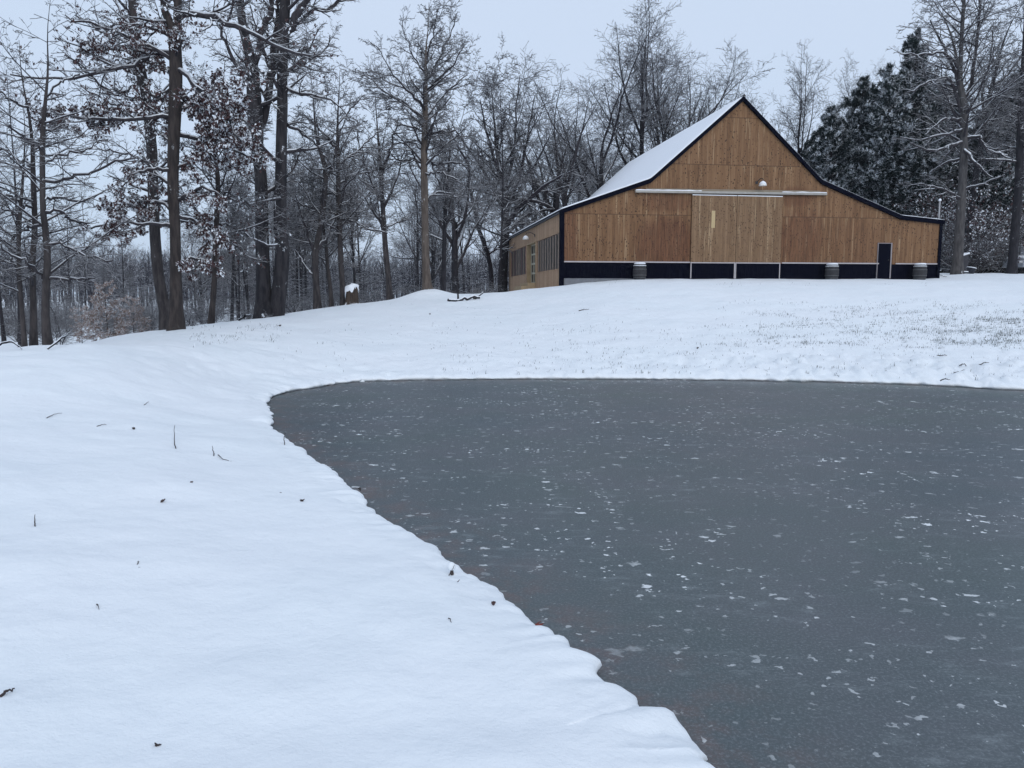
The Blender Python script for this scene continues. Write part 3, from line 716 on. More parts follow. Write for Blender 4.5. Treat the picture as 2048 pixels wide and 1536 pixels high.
# the pale central tree with its own snow mound
bespoke('tall_pale_tree', 'tall slender tree with pale tan trunk and upswept crown standing on a snow mound', 37,
  [[(857,592,21),(853,560,16),(851,500,15),(850,440,14),(849,380,14),(848,320,13),(850,260,12),(851,200,10),(852,150,9),(851,110,7),(856,60,5),(858,5,3)]],
  [[(846,235,6),(828,222,5),(800,200,4,.5),(768,182,3,.8),(745,160,2,1),(715,140,1.2,1.2)],[(847,215,5),(825,190,4,-.5),(800,165,3,-.8),(775,130,2,-1),(762,105,1.5,-1.1),(740,85,1,-1.2)],[(852,165,5),(870,140,4,.3),(885,100,3,.5),(905,60,2,.7),(915,25,1,.8)],
   [(851,150,4),(835,125,3,-.3),(815,85,2,-.5),(800,30,1,-.6)],[(852,180,5),(880,155,4,-.3),(905,130,3,-.6),(930,90,1,-.8)],[(850,130,4),(862,90,3,.2),(872,40,2,.3),(882,5,1,.4)],
   [(854,230,5),(875,205,4,.6),(905,175,3,1),(935,150,1.2,1.2)],[(849,318,4),(875,328,4,.4),(905,325,3,.7),(935,335,1.2,.9)],[(849,330,4),(825,318,4,.4),(800,322,3,.7),(770,300,1.2,.9)],[(849,275,4),(880,262,3,-.4),(920,268,2,-.8)],[(848,265,4),(825,255,3,-.4),(790,250,2,-.7)],
   [(850,350,4),(880,345,3,-.6),(915,360,2,-.9)],[(850,400,4),(880,385,3,.6),(920,400,2,.9)],[(849,300,4),(820,285,3,.6),(785,290,2,.9)]],
  M_BARK_TAN, tn=30, tt=(.42,.99), tang=48, tlen=2.6, ttrop=.10, trop=.07, ln=8, l2=5, l3=4, l4=1, seed=31, twigr=.006, snow=.03, tshort=.5)
# middle-distance trees on the crest
for nm, lab, Y, tr, lim, bk, kw in [
  ('crooked_tree', 'crooked tree with a forked knee, first to the left of the snow-capped stump', 33,
   [[(635,618,15),(633,580,13),(631,540,12),(630,512,13),(638,470,11),(645,430,11),(648,390,10),(652,345,10),(643,310,9),(632,270,8),(628,220,6),(622,150,3)]],
   [[(632,510,8),(620,480,5),(605,440,4),(590,390,2)],[(634,500,8),(650,482,6),(668,440,4,.5),(680,400,2,.8)],[(650,360,6),(665,335,5),(672,300,4),(690,240,2)],[(630,560,5),(610,530,4,.3),(590,500,2,.6)]], M_BARK, dict(seed=41)),
  ('slender_tree', 'slender leaning tree between the crooked tree and the stump', 34,
   [[(663,612,9),(660,570,8),(655,530,7),(652,490,7),(646,450,6),(642,400,5),(638,330,3)]], [], M_BARK, dict(seed=42, tn=22)),
  ('straight_tree', 'straight bare tree with horizontal snowy boughs rising right behind the stump', 33.5,
   [[(688,610,14),(685,570,11),(682,530,11),(680,480,10),(678,430,10),(677,380,9),(676,320,8),(675,260,7),(677,200,5),(680,140,3)]],
   [[(678,430,5),(655,425,4),(625,418,3,-.4),(585,398,2,-.8)],[(678,440,5),(700,440,4),(735,458,3,-.5),(775,467,2,-.8)],[(677,395,5),(650,370,4,.4),(610,350,2,.8)],[(677,330,5),(705,310,4),(735,285,3,.4),(760,262,1.5,.6)],[(676,300,5),(650,270,4),(620,240,2)],[(678,370,5),(705,350,4,.5),(740,345,2,.9)],[(676,250,4),(700,220,3,.4),(730,190,1.5,.6)]],
   M_BARK, dict(seed=43, tn=24)),
  ('ascending_tree', 'dark tree with fan of upswept boughs between the stump and the pale tree', 38,
   [[(780,603,13),(777,560,11),(773,520,11),(769,470,10),(766,420,9),(763,370,8),(760,320,8),(755,260,6),(750,180,3)]],
   [[(768,460,6),(745,420,5),(720,380,3,.3),(700,340,2,.5)],[(765,410,6),(745,370,4,-.4),(725,310,3,-.8),(715,260,1.5,-1)],[(765,420,6),(785,380,4),(800,330,3,.5),(812,280,1.5,.8)],[(762,350,5),(780,300,4,-.5),(795,240,2,-.8)]],
   M_BARK, dict(seed=44, tn=20, tang=45, ttrop=.08)),
  ('dark_trunk_tree', 'nearly black straight tree with a snow-topped burl just right of the pale tree', 41,
   [[(886,592,11),(887,560,10),(888,520,9),(889,470,8),(891,420,7),(895,360,6),(900,300,5),(905,230,3)]],
   [[(889,460,4),(905,420,3),(925,380,2,.5)],[(893,400,4),(875,360,3),(860,320,2,.4)]], M_BARK_DARK, dict(seed=45, tn=24, tang=45, ttrop=.08)),
  ('spreading_oak', 'big black spreading oak with massive snow-lined boughs beside the barn side wall', 61,
   [[(1004,588,22),(1006,550,19),(1008,510,18),(1010,470,17),(1010,430,16),(1008,390,14),(1003,350,12),(995,310,9),(990,260,7),(985,200,4),(980,150,2)]],
   [[(984,582,10,-1),(982,545,9,-1.2),(976,510,9,-1.4),(962,470,8,-1.6),(950,430,7,-1.8),(942,380,6,-2),(936,330,5,-2),(915,290,4,-2),(895,255,2,-2)],
    [(1012,455,9),(1030,425,8),(1055,400,7,-.4),(1085,375,6,-.8),(1110,358,4,-1),(1150,340,2,-1.2)],[(1011,430,9),(1025,390,8),(1040,350,7),(1050,300,5),(1062,240,3),(1070,190,1.5)],
    [(1009,400,8),(985,370,7),(960,330,6),(930,290,4,.5),(905,250,2,.8)],[(1008,380,8),(1020,340,6,.5),(1030,290,5,.8),(1032,220,3,1),(1040,150,1.5,1.1)],
    [(1012,470,8),(1040,440,7,.8),(1070,425,5,1.4),(1105,420,3,1.8),(1130,415,1.5,2)],[(1006,360,7),(990,320,6,-.5),(975,270,4,-.9),(960,200,2,-1.2)],[(1009,410,7),(1035,370,6,1),(1070,330,4,1.6),(1100,270,2,2)]],
   M_BARK_DARK, dict(seed=46, tn=22, tang=45, ttrop=.08, tlen=4.6, ln=10, l2=6, l3=5, l4=1, lratio=.42, twigr=.010, twig=M_TWIG_HIGH)),
 ]:
    a = dict(twig=M_TWIG, tn=15, tt=(.3, .98), tlen=2.4, ln=7, l2=4, l3=4, l4=1, twigr=.006, snow=.03); a.update(kw)
    bespoke(nm, lab, Y, tr, lim, bk, **a)
# big trees to the right of the barn
bespoke('large_tree', 'large grey-brown tree with sweeping snow-lined boughs just right of the barn corner', 49,
  [[(1914,549,20),(1917,500,18),(1920,450,17),(1923,400,16),(1926,350,15),(1928,300,14),(1928,250,13),(1927,205,13),(1922,170,10),(1914,120,8),(1902,70,7),(1885,30,5),(1865,0,4)],
   [(1927,215,10),(1920,180,9),(1921,130,8),(1924,60,7),(1928,0,6),(1930,-60,4)]],
  [[(1925,285,7),(1905,290,6,-.5),(1880,300,5,-1),(1850,300,3,-1.4),(1820,285,1.5,-1.8)],[(1926,258,6),(1900,268,5,-.6),(1870,272,4,-1.1),(1840,280,2,-1.5),(1800,275,1.2,-1.8)],[(1928,280,7),(1955,272,6,-.5),(1975,300,5,-.9),(2015,312,3,-1.3)],
   [(1926,295,7),(1945,320,6,-.7),(1965,340,4,-1),(1985,355,2,-1.3)],[(1924,230,6),(1900,160,5,-.5),(1860,165,4,-1),(1815,185,2,-1.5)],[(1923,400,5),(1900,385,4,-.6),(1870,375,3,-1),(1835,368,1.5,-1.4)],
   [(1924,380,5),(1945,375,4,-.5),(1975,365,3,-.9),(2010,350,1.5,-1.2)],[(1925,210,8),(1940,170,7,.3),(1950,110,6,.5),(1958,40,5,.7),(1960,-20,4,.9)],[(1918,140,5),(1890,108,4,-.5),(1850,108,3,-.9),(1800,108,1.5,-1.2)],
   [(1927,240,5),(1890,240,4,-.6),(1850,270,2,-1)],[(1926,320,5),(1895,325,4,.6),(1860,345,2,1)],[(1921,180,6),(1905,130,5),(1880,80,4,.4),(1860,40,2,.7)]],
  mat_bark('grey_brown_bark', (.105,.10,.10), (.045,.043,.046), patch=.5), tn=26, tt=(.45,.98), tang=58, tlen=4.0, ttrop=.06, ln=7, l2=4, l3=3, l4=1, seed=51, twigr=.007, snow=.04, wig=.09)
bespoke('leaning_tree', 'dark right-leaning tree forking high up at the right edge, behind the large grey tree', 54,
  [[(1926,552,14),(1935,470,13),(1945,400,12),(1955,330,11),(1965,270,10),(1975,210,9),(1990,150,8),(2005,90,7),(2025,40,5),(2050,0,4)]],
  [[(1962,290,6),(1985,260,5),(2020,230,4,.5),(2060,215,2,.9)],[(1970,240,5),(1965,180,4),(1980,120,3),(1985,60,2)],[(1985,170,5),(2015,150,4),(2050,100,3)],[(1955,335,4),(1930,320,3),(1905,330,2)]],
  M_BARK_DARK, tn=26, tt=(.35,.98), tang=50, tlen=3.6, ln=8, l2=5, l3=4, l4=1, seed=52, twigr=.008, snow=.035)
bespoke('thick_dark_tree', 'thick near-black trunk at the right edge with a snow-speckled side, beside the parked truck', 50,
  [[(2023,550,17),(2027,500,16),(2032,440,16),(2037,380,15),(2040,300,14),(2042,220,12),(2046,120,10),(2050,0,7)]], [],
  M_BARK_DARK, tn=22, tt=(.35,.98), tang=65, tlen=3.2, ttrop=.01, ln=8, l2=5, l3=4, l4=0, seed=53, twigr=.008, snow=.035)
# trees rising behind the barn roof
for nm, lab, Y, px, top, key, rz, sq in [
  ('forked_tree', 'tall forked tree directly behind the left end of the barn roof', 66, 1192, 28, 'forked_a', .4, 1.3),
  ('forked_tree', 'tall many-stemmed tree behind the roof slope, second from the left of those above the roof', 68, 1272, -25, 'forked_b', 2.1, 1.25),
  ('forked_tree', 'tallest tree behind the roof, leaning right just left of the gable peak', 69, 1345, -5, 'forked_c', 4.4, 1.2),
  ('forked_tree', 'dark branching tree filling the gap between the two tallest behind the left roof slope', 72, 1312, 10, 'forked_a', 2.8, 1.3),
  ('forked_tree', 'broad dark tree behind the roof, lowest crown just left of the gable peak', 75, 1388, 75, 'forked_c', 1.9, 1.1),
  ('forked_tree', 'dark tree behind the far roof corner, left neighbour of the tall forked tree', 70, 1135, 120, 'forked_b', 3.6, 1.2),
  ('upright_tree', 'fine-twigged tree showing just right of the gable peak', 74, 1592, 82, 'forked_b', 5.2, .9),
  ('upright_tree', 'thin double-topped tree between the gable peak and the evergreens', 78, 1712, 72, 'forked_a', 3.0, .9),
  ('forked_tree', 'bare tree above the lowest part of the roof behind the spreading oak', 63, 1110, 150, 'spread_a', 1.0, 1.0),
  ('forked_tree', 'small bare tree peeping over the left roof slope', 80, 1395, 215, 'upright_b', 1.4, 1.1)]:
    p = at(px, 560, Y); p[2] = g1(p[0], p[1])-.1; H = at(px, top, Y)[2]-p[2]
    h0 = max(v.co.z for v in PROTO[key][1].vertices)
    place(key, p, H/h0, rz, nm, lab, 'tree', None, sq)
# ------------------------------------------------------------------ evergreens right of the barn
def ever(px, top, Y, key, rz, lab, sq=1.0, group=None, name='evergreen_tree'):
    p = at(px, 550, Y); p[2] = g1(p[0], p[1])-.1; H = at(px, top, Y)[2]-p[2]
    h0 = max(v.co.z for v in PROTO[key][2].vertices)
    place_ever(key, p, H/h0, rz, name, lab, group, sq*min(1.0, 14/H*1.05) if H > 14 else sq)
ever(1815, 55, 66, 'ever_a', 0.3, 'tallest dark evergreen right of the gable, pointed top against the sky', 1.15)
ever(1752, 125, 63, 'ever_b', 1.3, 'dense snow-dusted evergreen left of the tallest one', 1.2)
ever(1700, 150, 67, 'ever_a', 2.2, 'dark round-topped evergreen second in from the barn roof', 1.1)
ever(1655, 205, 64, 'ever_b', 3.1, 'whitest evergreen, standing lowest against the roof slope', 1.15)
ever(1868, 150, 70, 'ever_c', 4.0, 'evergreen behind the bare boughs of the large grey tree', 1.3)
i = 0
for px, top, Y in ((1625,270,72),(1680,240,76),(1735,230,78),(1790,250,60),(1840,260,62),(1890,240,74),(1935,230,72),(1975,160,70),(2015,130,66),(2050,110,62),(2080,120,58),(1995,280,60),(1955,300,66),(1905,330,80),(1860,330,82),(1780,330,84),(1700,320,86),(2035,260,72),(2110,150,60),(2150,200,64),(1950,330,58),(1990,310,57),(2030,300,58),(2075,290,57),(1925,300,64),(1968,250,62),(2012,210,63),(2050,200,60)):
    ever(px, top, Y, ('ever_a','ever_b','ever_c')[i % 3], i*1.7, 'evergreen in the dense dark stand right of the barn', 1.25, 'evergreens massed to the right of the barn'); i += 1

# ------------------------------------------------------------------ woods beyond the crest: one tree at a time
g = np.random.default_rng(77)
def woods(n, pxr, Yr, topr, keys, label, group, name='bare_tree', cat='tree', sq=1.0, minsc=.3, avoid=None):
    k = 0; tries = 0
    while k < n and tries < n*20:
        tries += 1
        px = g.uniform(*pxr); Y = g.uniform(*Yr)
        if Yr[0] < 52: Y = max(Y, float(np.interp(px, [q[0] for q in ridge], [q[2] for q in ridge]))+g.uniform(2, 12)) if px < 1020 else Y
        top = g.uniform(*topr)
        p = at(px, 560, Y)
        if p[0]-(-.1429*(p[1]-41)+2.66) > -1.2 and 39 < Y < 63 and px < 1900: continue      # keep out of the barn
        p[2] = g1(p[0], p[1])-.1; H = at(px, top, Y)[2]-p[2]
        key = keys[g.integers(len(keys))]; h0 = max(v[2] for v in PROTO[key][1].vertices[0:0]) if False else HT[key]
        s = H/h0
        if s < minsc: continue
        place(key, p, s, g.uniform(0, 6.28), name, label, cat, group, sq*g.uniform(.9, 1.2)*(.85 if s > 1.1 else 1)); k += 1
HT = {}
for k_, v_ in PROTO.items():
    a_ = np.empty(len(v_[1].vertices)*3, np.float32); v_[1].vertices.foreach_get('co', a_); HT[k_] = float(a_[2::3].max())
woods(8, (560, 1010), (44, 60), (130, 330), FORK+UPR+['spread_b'], 'bare snow-dusted tree in the woods between the double tree and the barn', 'bare trees of the middle woods')
woods(20, (560, 1150), (60, 105), (250, 450), FORK+UPR+['spread_a','spread_b'], 'thin far tree deep in the woods between the double tree and the barn', 'far trees of the middle woods')
woods(9, (380, 620), (42, 70), (260, 420), FORK+UPR, 'bare tree seen between and behind the stems of the left oaks', 'bare trees behind the left oaks')
woods(34, (-150, 520), (60, 120), (455, 545), FORK+UPR+['spread_a'], 'small far bare tree down in the valley beyond the left crest', 'valley trees beyond the left crest')
woods(2, (-60, 40), (28, 36), (80, 250), UPR, 'pale thin tree at the far left edge with fine level branches', 'thin trees at the left edge', sq=1.1)
woods(3, (120, 260), (40, 55), (300, 460), UPR, 'slight sapling-like tree out in the valley', 'slight valley trees')
woods(14, (1160, 1480), (70, 110), (180, 330), FORK+UPR, 'fine-twigged tree far behind the barn roof', 'trees far behind the barn')
woods(16, (1640, 2100), (75, 110), (60, 260), FORK+UPR, 'bare tree rising behind the evergreens on the right', 'bare trees behind the evergreens')
woods(5, (1900, 2120), (54, 68), (60, 330), UPR+['layer_a'], 'slim snowy tree among the evergreens right of the barn', 'slim trees right of the barn')
woods(26, (420, 1010), (40, 66), (480, 565), ['layer_a','layer_b','shrub_c'], 'low snow-laden understory tree just beyond the crest', 'understory trees beyond the crest', name='understory_tree', minsc=.2)
woods(12, (-40, 420), (26, 48), (520, 620), ['layer_a','layer_b','shrub_c'], 'snow-laden understory tree below the left crest', 'understory trees below the left crest', name='understory_tree', minsc=.15)
woods(64, (-60, 1010), (24, 50), (550, 625), ['shrub_a','shrub_b','shrub_c'], 'tangled snowy bush just beyond the crest line', 'snowy bushes along the crest', name='snowy_bush', cat='bush', minsc=.2, sq=1.3)
woods(22, (1895, 2110), (52, 62), (400, 500), ['shrub_a','shrub_b','shrub_c','layer_b'], 'snow-caked bush in the thicket right of the barn', 'bushes in the thicket right of the barn', name='snowy_bush', cat='bush', minsc=.2, sq=1.1)
woods(7, (1930, 2010), (54, 60), (330, 440), ['leafy_shrub'], 'brown-leaved bush in the thicket right of the barn', 'brown-leaved bushes right of the barn', name='leafy_bush', cat='bush', minsc=.2)
for px, py, Y, top, lab in ((215, 600, 27, 560, 'young beech with tan leaves under snow below the left crest'), (262, 610, 29, 590, 'smaller tan-leaved beech to the right of the young beech'), (160, 620, 30, 610, 'low tan-leaved bush to the left of the young beech')):
    p = at(px, py, Y); p[2] = g1(p[0], p[1])-.1; H = at(px, top, Y)[2]-p[2]
    place('beech', p, H/HT['beech'], px, 'beech_tree', lab, 'tree', None, 1.0)

# far wooded hillside that reads as one mass
def far_wood():
    gg = np.random.default_rng(5); lvT = []; lvB = []
    n = 3000
    a = R(-48)+gg.uniform(0, 1, n)*R(60); r = 75+345*gg.uniform(0, 1, n)**.8
    x = r*np.sin(a); y = r*np.cos(a); z = G(x, y, False)
    H = gg.uniform(9, 14, n)*np.clip(.35+.65*(r-75)/150, .35, 1)
    s = np.linspace(0, 1, 5)
    P = np.stack([x[:, None]+gg.normal(0, .12, (n, 5)), y[:, None]+0*s, z[:, None]+H[:, None]*s], 2); Rr = (H*.014)[:, None]*(1-.8*s)
    b = grow(P, Rr, 12, .3, .98, 40, 12, .34, 4, .1, .1, .6, gg, short=.5, rmin=.03)
    c = grow(*b, 5, .15, .98, 42, 14, .5, 3, .12, .08, .7, gg, rmin=.035)
    me = mesh_of([(P, Rr, 3), (*b, 3), (*c, 3)], 'far_wood', 0)
    obj('far_wood', me, M_TWIG_FAR, kind='stuff', label='far wooded hillside fading blue beyond the left crest', category='wood')
far_wood()
# ------------------------------------------------------------------ barn
BA = math.atan(.1429); BU = np.array([math.cos(BA), math.sin(BA), 0]); BD = np.array([-math.sin(BA), math.cos(BA), 0])
B0 = at(1124, 520, 41.0); B0[2] = 0
def front(px, py, off=0.0):
    d = ray(px, py); o = np.array([0, 0, EYE])-(B0+BD*off); t = -(o@BD)/(d@BD); q = o+d*t
    return float(q@BU), float(q[2])
def side(px, py, off=0.0):
    d = ray(px, py); o = np.array([0, 0, EYE])-(B0+BU*off); t = -(o@BU)/(d@BU); q = o+d*t
    return float(q@BD), float(q[2])
def front_at(px, z, off=0.0):
    return front(px, 560, off)[0]
def mat_siding(name, stain=True, base=(.215, .118, .058), dark=(.110, .056, .029), light=(.37, .255, .15), axis=0, knots=1.0, rows=()):
    m, nt, b = new_mat(name); g = NG(nt); c = g.coord()
    s = g.sep(c); u = s[axis]; z = s[2]
    bw = .135
    bi = g.math('FLOOR', g.math('DIVIDE', u, bw))
    row = g.math('ADD', 0, 0)
    for r in rows: row = g.math('ADD', row, g.math('GREATER_THAN', z, r))
    wn = g.n('ShaderNodeTexWhiteNoise', noise_dimensions='2D'); cx = g.n('ShaderNodeCombineXYZ'); g.l(bi, cx.inputs[0]); g.l(row, cx.inputs[1]); g.l(cx.outputs[0], wn.inputs['Vector'])
    rnd = wn.outputs['Value']; rc = g.sep(wn.outputs['Color'])
    cv = g.n('ShaderNodeCombineXYZ'); g.l(u, cv.inputs[0]); g.l(g.math('MULTIPLY', rnd, 37), cv.inputs[1]); g.l(g.math('MULTIPLY', z, .09), cv.inputs[2])
    grain = g.noise(cv.outputs[0], 15, 5, .72, .3)
    col = g.mix(g.ramp(grain, .3, .7), dark, base)
    col = g.mix(g.math('MULTIPLY', g.ramp(rc[1], .0, 1.0), .6), col, (base[0]*1.18, base[1]*1.22, base[2]*1.3))
    col = g.mix(g.math('MULTIPLY', g.ramp(rc[0], .6, 1.0), .32), col, dark)
    # pale sapwood streaks
    cv2 = g.n('ShaderNodeCombineXYZ'); g.l(u, cv2.inputs[0]); g.l(g.math('MULTIPLY', rnd, 91), cv2.inputs[1]); g.l(g.math('MULTIPLY', z, .035), cv2.inputs[2])
    sap = g.ramp(g.noise(cv2.outputs[0], 15, 3, .5, .4), .55, .64)
    col = g.mix(g.math('MULTIPLY', sap, g.math('MULTIPLY', g.ramp(rc[2], .45, .8), .7)), col, light)
    # knots
    vk = g.n('ShaderNodeTexVoronoi'); vk.inputs['Scale'].default_value = 3.6; g.l(g.scale(c, (1.5, 1.5, 1)), vk.inputs['Vector'])
    kk = g.ramp(vk.outputs['Distance'], .13, .24, 1, 0); kr = g.sep(vk.outputs['Color'])[0]
    vk2 = g.n('ShaderNodeTexVoronoi'); vk2.inputs['Scale'].default_value = 7.5; g.l(g.scale(c, (1.4, 1.4, 1)), vk2.inputs['Vector'])
    k2 = g.math('MULTIPLY', g.ramp(vk2.outputs['Distance'], .2, .36, 1, 0), g.math('GREATER_THAN', g.sep(vk2.outputs['Color'])[1], .6))
    kn = g.math('MAXIMUM', g.math('MULTIPLY', kk, g.math('GREATER_THAN', kr, .35)), k2)
    kn = g.math('MULTIPLY', kn, g.ramp(g.noise(c, .6, 3), .36, .56, .3, 1))
    col = g.mix(g.math('MULTIPLY', kn, .9*knots), col, (.035, .018, .012))
    if stain:   # redder, damper boards beside the sliding doors and at the left corner
        def blob(u0, z0, ru, rz):
            a = g.math('POWER', g.math('DIVIDE', g.math('SUBTRACT', u, u0), ru), 2); d = g.math('POWER', g.math('DIVIDE', g.math('SUBTRACT', z, z0), rz), 2)
            return g.ramp(g.math('ADD', g.math('ADD', a, d), g.math('MULTIPLY', g.math('SUBTRACT', g.noise(g.scale(c, (1, 1, .35)), 3.0, 4, .6), .5), 1.6)), .3, 1.25, 1, 0)
        k = None
        for (px, py, ru, rz, amt) in stain:
            u0, z0 = front(px, py); e = g.math('MULTIPLY', blob(u0, z0, ru, rz), amt); k = e if k is None else g.math('MAXIMUM', k, e)
        col = g.mix(g.math('MULTIPLY', k, .62), col, g.mix(g.ramp(grain, .3, .7), (.050, .020, .012), (.150, .056, .030)))
    # board gaps and course joints
    fr = g.math('ABSOLUTE', g.math('SUBTRACT', g.math('FRACT', g.math('DIVIDE', u, bw)), .5))
    gap = g.ramp(fr, .44, .495)
    for r in rows:
        j = g.ramp(g.math('ABSOLUTE', g.math('SUBTRACT', z, r)), .012, .035, 1, 0); gap = g.math('MAXIMUM', gap, j)
    col = g.mix(g.math('MULTIPLY', gap, .55), col, (.05, .028, .018))
    g.sock(b.inputs['Base Color'], col); b.inputs['Roughness'].default_value = .72; b.inputs['Specular IOR Level'].default_value = .25
    g.l(g.bump(g.math('SUBTRACT', g.math('MULTIPLY', grain, .25), gap), .5, .012), b.inputs['Normal'])
    return m
ROWS = [front(1250, 429)[1], front(1450, 330)[1], front(1490, 236)[1]]
M_SID = mat_siding('knotty_siding', [(1335,490,2.0,1.7,1.0),(1335,405,1.5,.6,.75),(1600,480,1.5,1.9,.85),(1590,395,1.2,.6,.8),(1140,480,.5,2.2,.8),(1700,490,2.2,1.6,.3)], rows=ROWS)
M_DOORSID = mat_siding('door_siding', None, (.225, .138, .076), (.140, .083, .047), (.41, .30, .185), knots=.75)
M_SIDESID = mat_siding('side_siding', None, (.46, .305, .195), (.33, .205, .125), (.54, .39, .26), axis=1, knots=.4)
M_NAVY = mat_plain('navy_steel', (.0003, .0010, .0070), .6, var=.25, vs=2); M_NAVY.node_tree.nodes['Principled BSDF'].inputs['Specular IOR Level'].default_value = .05
def wains_bump(m):
    g = NG(m.node_tree); u = g.sep(g.coord())[0]
    f = g.math('ABSOLUTE', g.math('SUBTRACT', g.math('FRACT', g.math('DIVIDE', u, .23)), .5))
    g.l(g.bump(g.ramp(f, .40, .48), .4, .02), m.node_tree.nodes['Principled BSDF'].inputs['Normal'])
M_WAINS = mat_plain('ribbed_navy_panel', (.0003, .0010, .0070), .6, var=.3, vs=2); wains_bump(M_WAINS)
M_WAINS.node_tree.nodes['Principled BSDF'].inputs['Specular IOR Level'].default_value = .05
M_TRIMLIGHT = mat_plain('pale_drip_trim', (.40, .375, .39), .5, var=.2, vs=5)
M_CONC = mat_plain('concrete', (.17, .18, .20), .9, var=.3, vs=5)
M_RAIL = mat_plain('galvanised_track', (.30, .29, .27), .45, .3, var=.3, vs=4, snow=True)
M_WHITE = mat_plain('white_enamel', (.75, .74, .72), .35, var=.03)
M_BLACK = mat_plain('black_iron', (.02, .02, .025), .5)
M_GLASS = mat_plain('dark_window_glass', (.012, .012, .014), .35, var=.3, vs=3)
M_SLAT = mat_plain('weathered_slat', (.24, .185, .15), .85, var=.45, vs=5)
M_SLATR = mat_plain('red_brown_slat', (.16, .095, .085), .85, var=.5, vs=5)
M_JAMB = mat_plain('raw_plywood_jamb', (.42, .31, .19), .8, var=.25, vs=3)
M_FRAMEW = mat_plain('cream_door_frame', (.50, .48, .38), .6, var=.08)

out_px = [(1121,419),(1300,357.5),(1485,193.5),(1642,360),(1801,431),(1887,440.5)]      # rake outline, top edge
top = [front(a, b) for a, b in out_px]
W_ = front(1879, 500)[0]; DEPTH = 20.3
def rake(u, lst):
    return float(np.interp(u, [p[0] for p in lst], [p[1] for p in lst]))
ZB = 2.86
zw0 = front(1128, 521)[1]; zw1 = front(1876, 529)[1]; zwt = .5*(zw0+zw1); zbot = front(1300, 556)[1]
barn = empty('barn', (0, 0, 0), 'large knotty-wood barn with swooping snow-covered roof, navy base and sliding doors', 'barn')
barn.location = [float(x) for x in B0]; barn.rotation_euler = (0, 0, BA)
FT = .235  # fascia depth
# gable wall
m = MB(); inner = [(u, z-.12) for u, z in top]
poly_u = [0.0]+[p[0] for p in top[1:-1]]+[W_]
wallp = [(0, zwt-.05)]+[(u, rake(u, inner)) for u in poly_u]+[(W_, zwt-.05)]
us = sorted(set(poly_u))
for a, b in zip(us[:-1], us[1:]):
    m.prism([(a, zwt-.05), (b, zwt-.05), (b, rake(b, inner)), (a, rake(a, inner))], 0, .15)
gw = m.build('gable_wall', M_SID, barn)
m = MB(); m.box(-.02, W_, .01, .16, zbot-.02, zwt-.052); m.build('wainscot', M_WAINS, barn)
for a_, b_ in ((.101, front(1379, 560)[0]), (front(1562, 560)[0], front(1755, 560)[0]), (front(1789, 560)[0], W_-.12)):
    m = MB(); m.box(a_, b_, -.055, -.001, zwt-.045, zwt+.02); m.build('drip_trim', M_TRIMLIGHT, barn)
m = MB(); m.box(-.0, W_-.02, .03, .3, 1.6, zbot-.022); m.box(.03, .3, .3, DEPTH, .2, 2.0); m.build('foundation', M_CONC, barn)
# corner trims
m = MB(); m.box(-.13, .10, -.07, .18, 1.8, rake(0, top)-.1); m.build('corner_trim', M_NAVY, barn)
m = MB(); m.box(W_-.1, W_+.06, -.07, .16, 2.7, rake(W_, top)-.1); m.build('corner_trim', M_NAVY, barn)
# rake boards along the gable
m = MB()
for (a, b) in zip(top[:-1], top[1:]):
    m.prism([(a[0], a[1]-FT), (b[0], b[1]-FT), (b[0], b[1]), (a[0], a[1])], -.16, -.02)
m.build('rake_board', M_NAVY, barn)
# roof deck and the snow on it
m = MB()
for (a, b) in zip(top[:-1], top[1:]):
    m.prism([(a[0], a[1]-.13), (b[0], b[1]-.13), (b[0], b[1]-.004), (a[0], a[1]-.004)], -.018, DEPTH+.2)
m.build('roof', M_NAVY, barn)
def roof_snow():
    n = 90; mseg = 34
    us = np.linspace(top[0][0]+.01, top[-1][0]-.02, 160); us = np.sort(np.r_[us, [p[0] for p in top[1:-1]]]); vs = np.linspace(-.15, DEPTH+.19, 60)
    Z = np.array([rake(u, top) for u in us])
    # rounded ridge and valleys
    Zs = np.array([np.mean([rake(u+o, top) for o in np.linspace(-.12, .12, 7)]) for u in us]); 
    Zs[0] = Z[0]; Zs[-1] = Z[-1]
    U, Vv = np.meshgrid(us, vs)
    e = np.minimum(np.minimum(Vv-vs[0], vs[-1]-Vv)/.12, np.minimum(U-us[0], us[-1]-U)/.15).clip(0, 1)**.5
    T = .012+.075*e+.012*fbm(U/1.3, Vv/1.3, 71, 3)*e
    Zt = Zs[None]+T
    Zt += 0
    nn, mm = U.shape; idx = np.arange(nn*mm).reshape(nn, mm)
    q = np.stack([idx[:-1,:-1], idx[:-1,1:], idx[1:,1:], idx[1:,:-1]], -1).reshape(-1, 4)
    V = np.c_[U.ravel(), Vv.ravel(), Zt.ravel()]
    V2 = np.c_[U.ravel(), Vv.ravel(), (Zs[None]+.003+0*T).ravel()]
    rim = np.r_[idx[0, :], idx[1:, -1], idx[-1, :-1][::-1], idx[1:-1, 0][::-1]]; N = nn*mm
    rq = np.stack([rim, rim+N, np.roll(rim, -1)+N, np.roll(rim, -1)], 1)
    obj('roof_snow', make_mesh('roof_snow', np.r_[V, V2], [q, rq]), M_ROOFSNOW, barn)
roof_snow()
m = MB(); apx = top[2]
m.prism([(apx[0]-.13, apx[1]-.02), (apx[0]+.13, apx[1]-.02), (apx[0], apx[1]+.10)], -.20, -.155); m.build('ridge_cap', M_BLACK, barn)
# eave fascia of the left side
m = MB(); m.box(-.14, -.0, .185, DEPTH+.2, rake(0, top)-.20, rake(0, top)-.135); m.build('eave_fascia', mat_plain('grey_blue_fascia', (.045, .055, .075), .5, var=.2), barn)
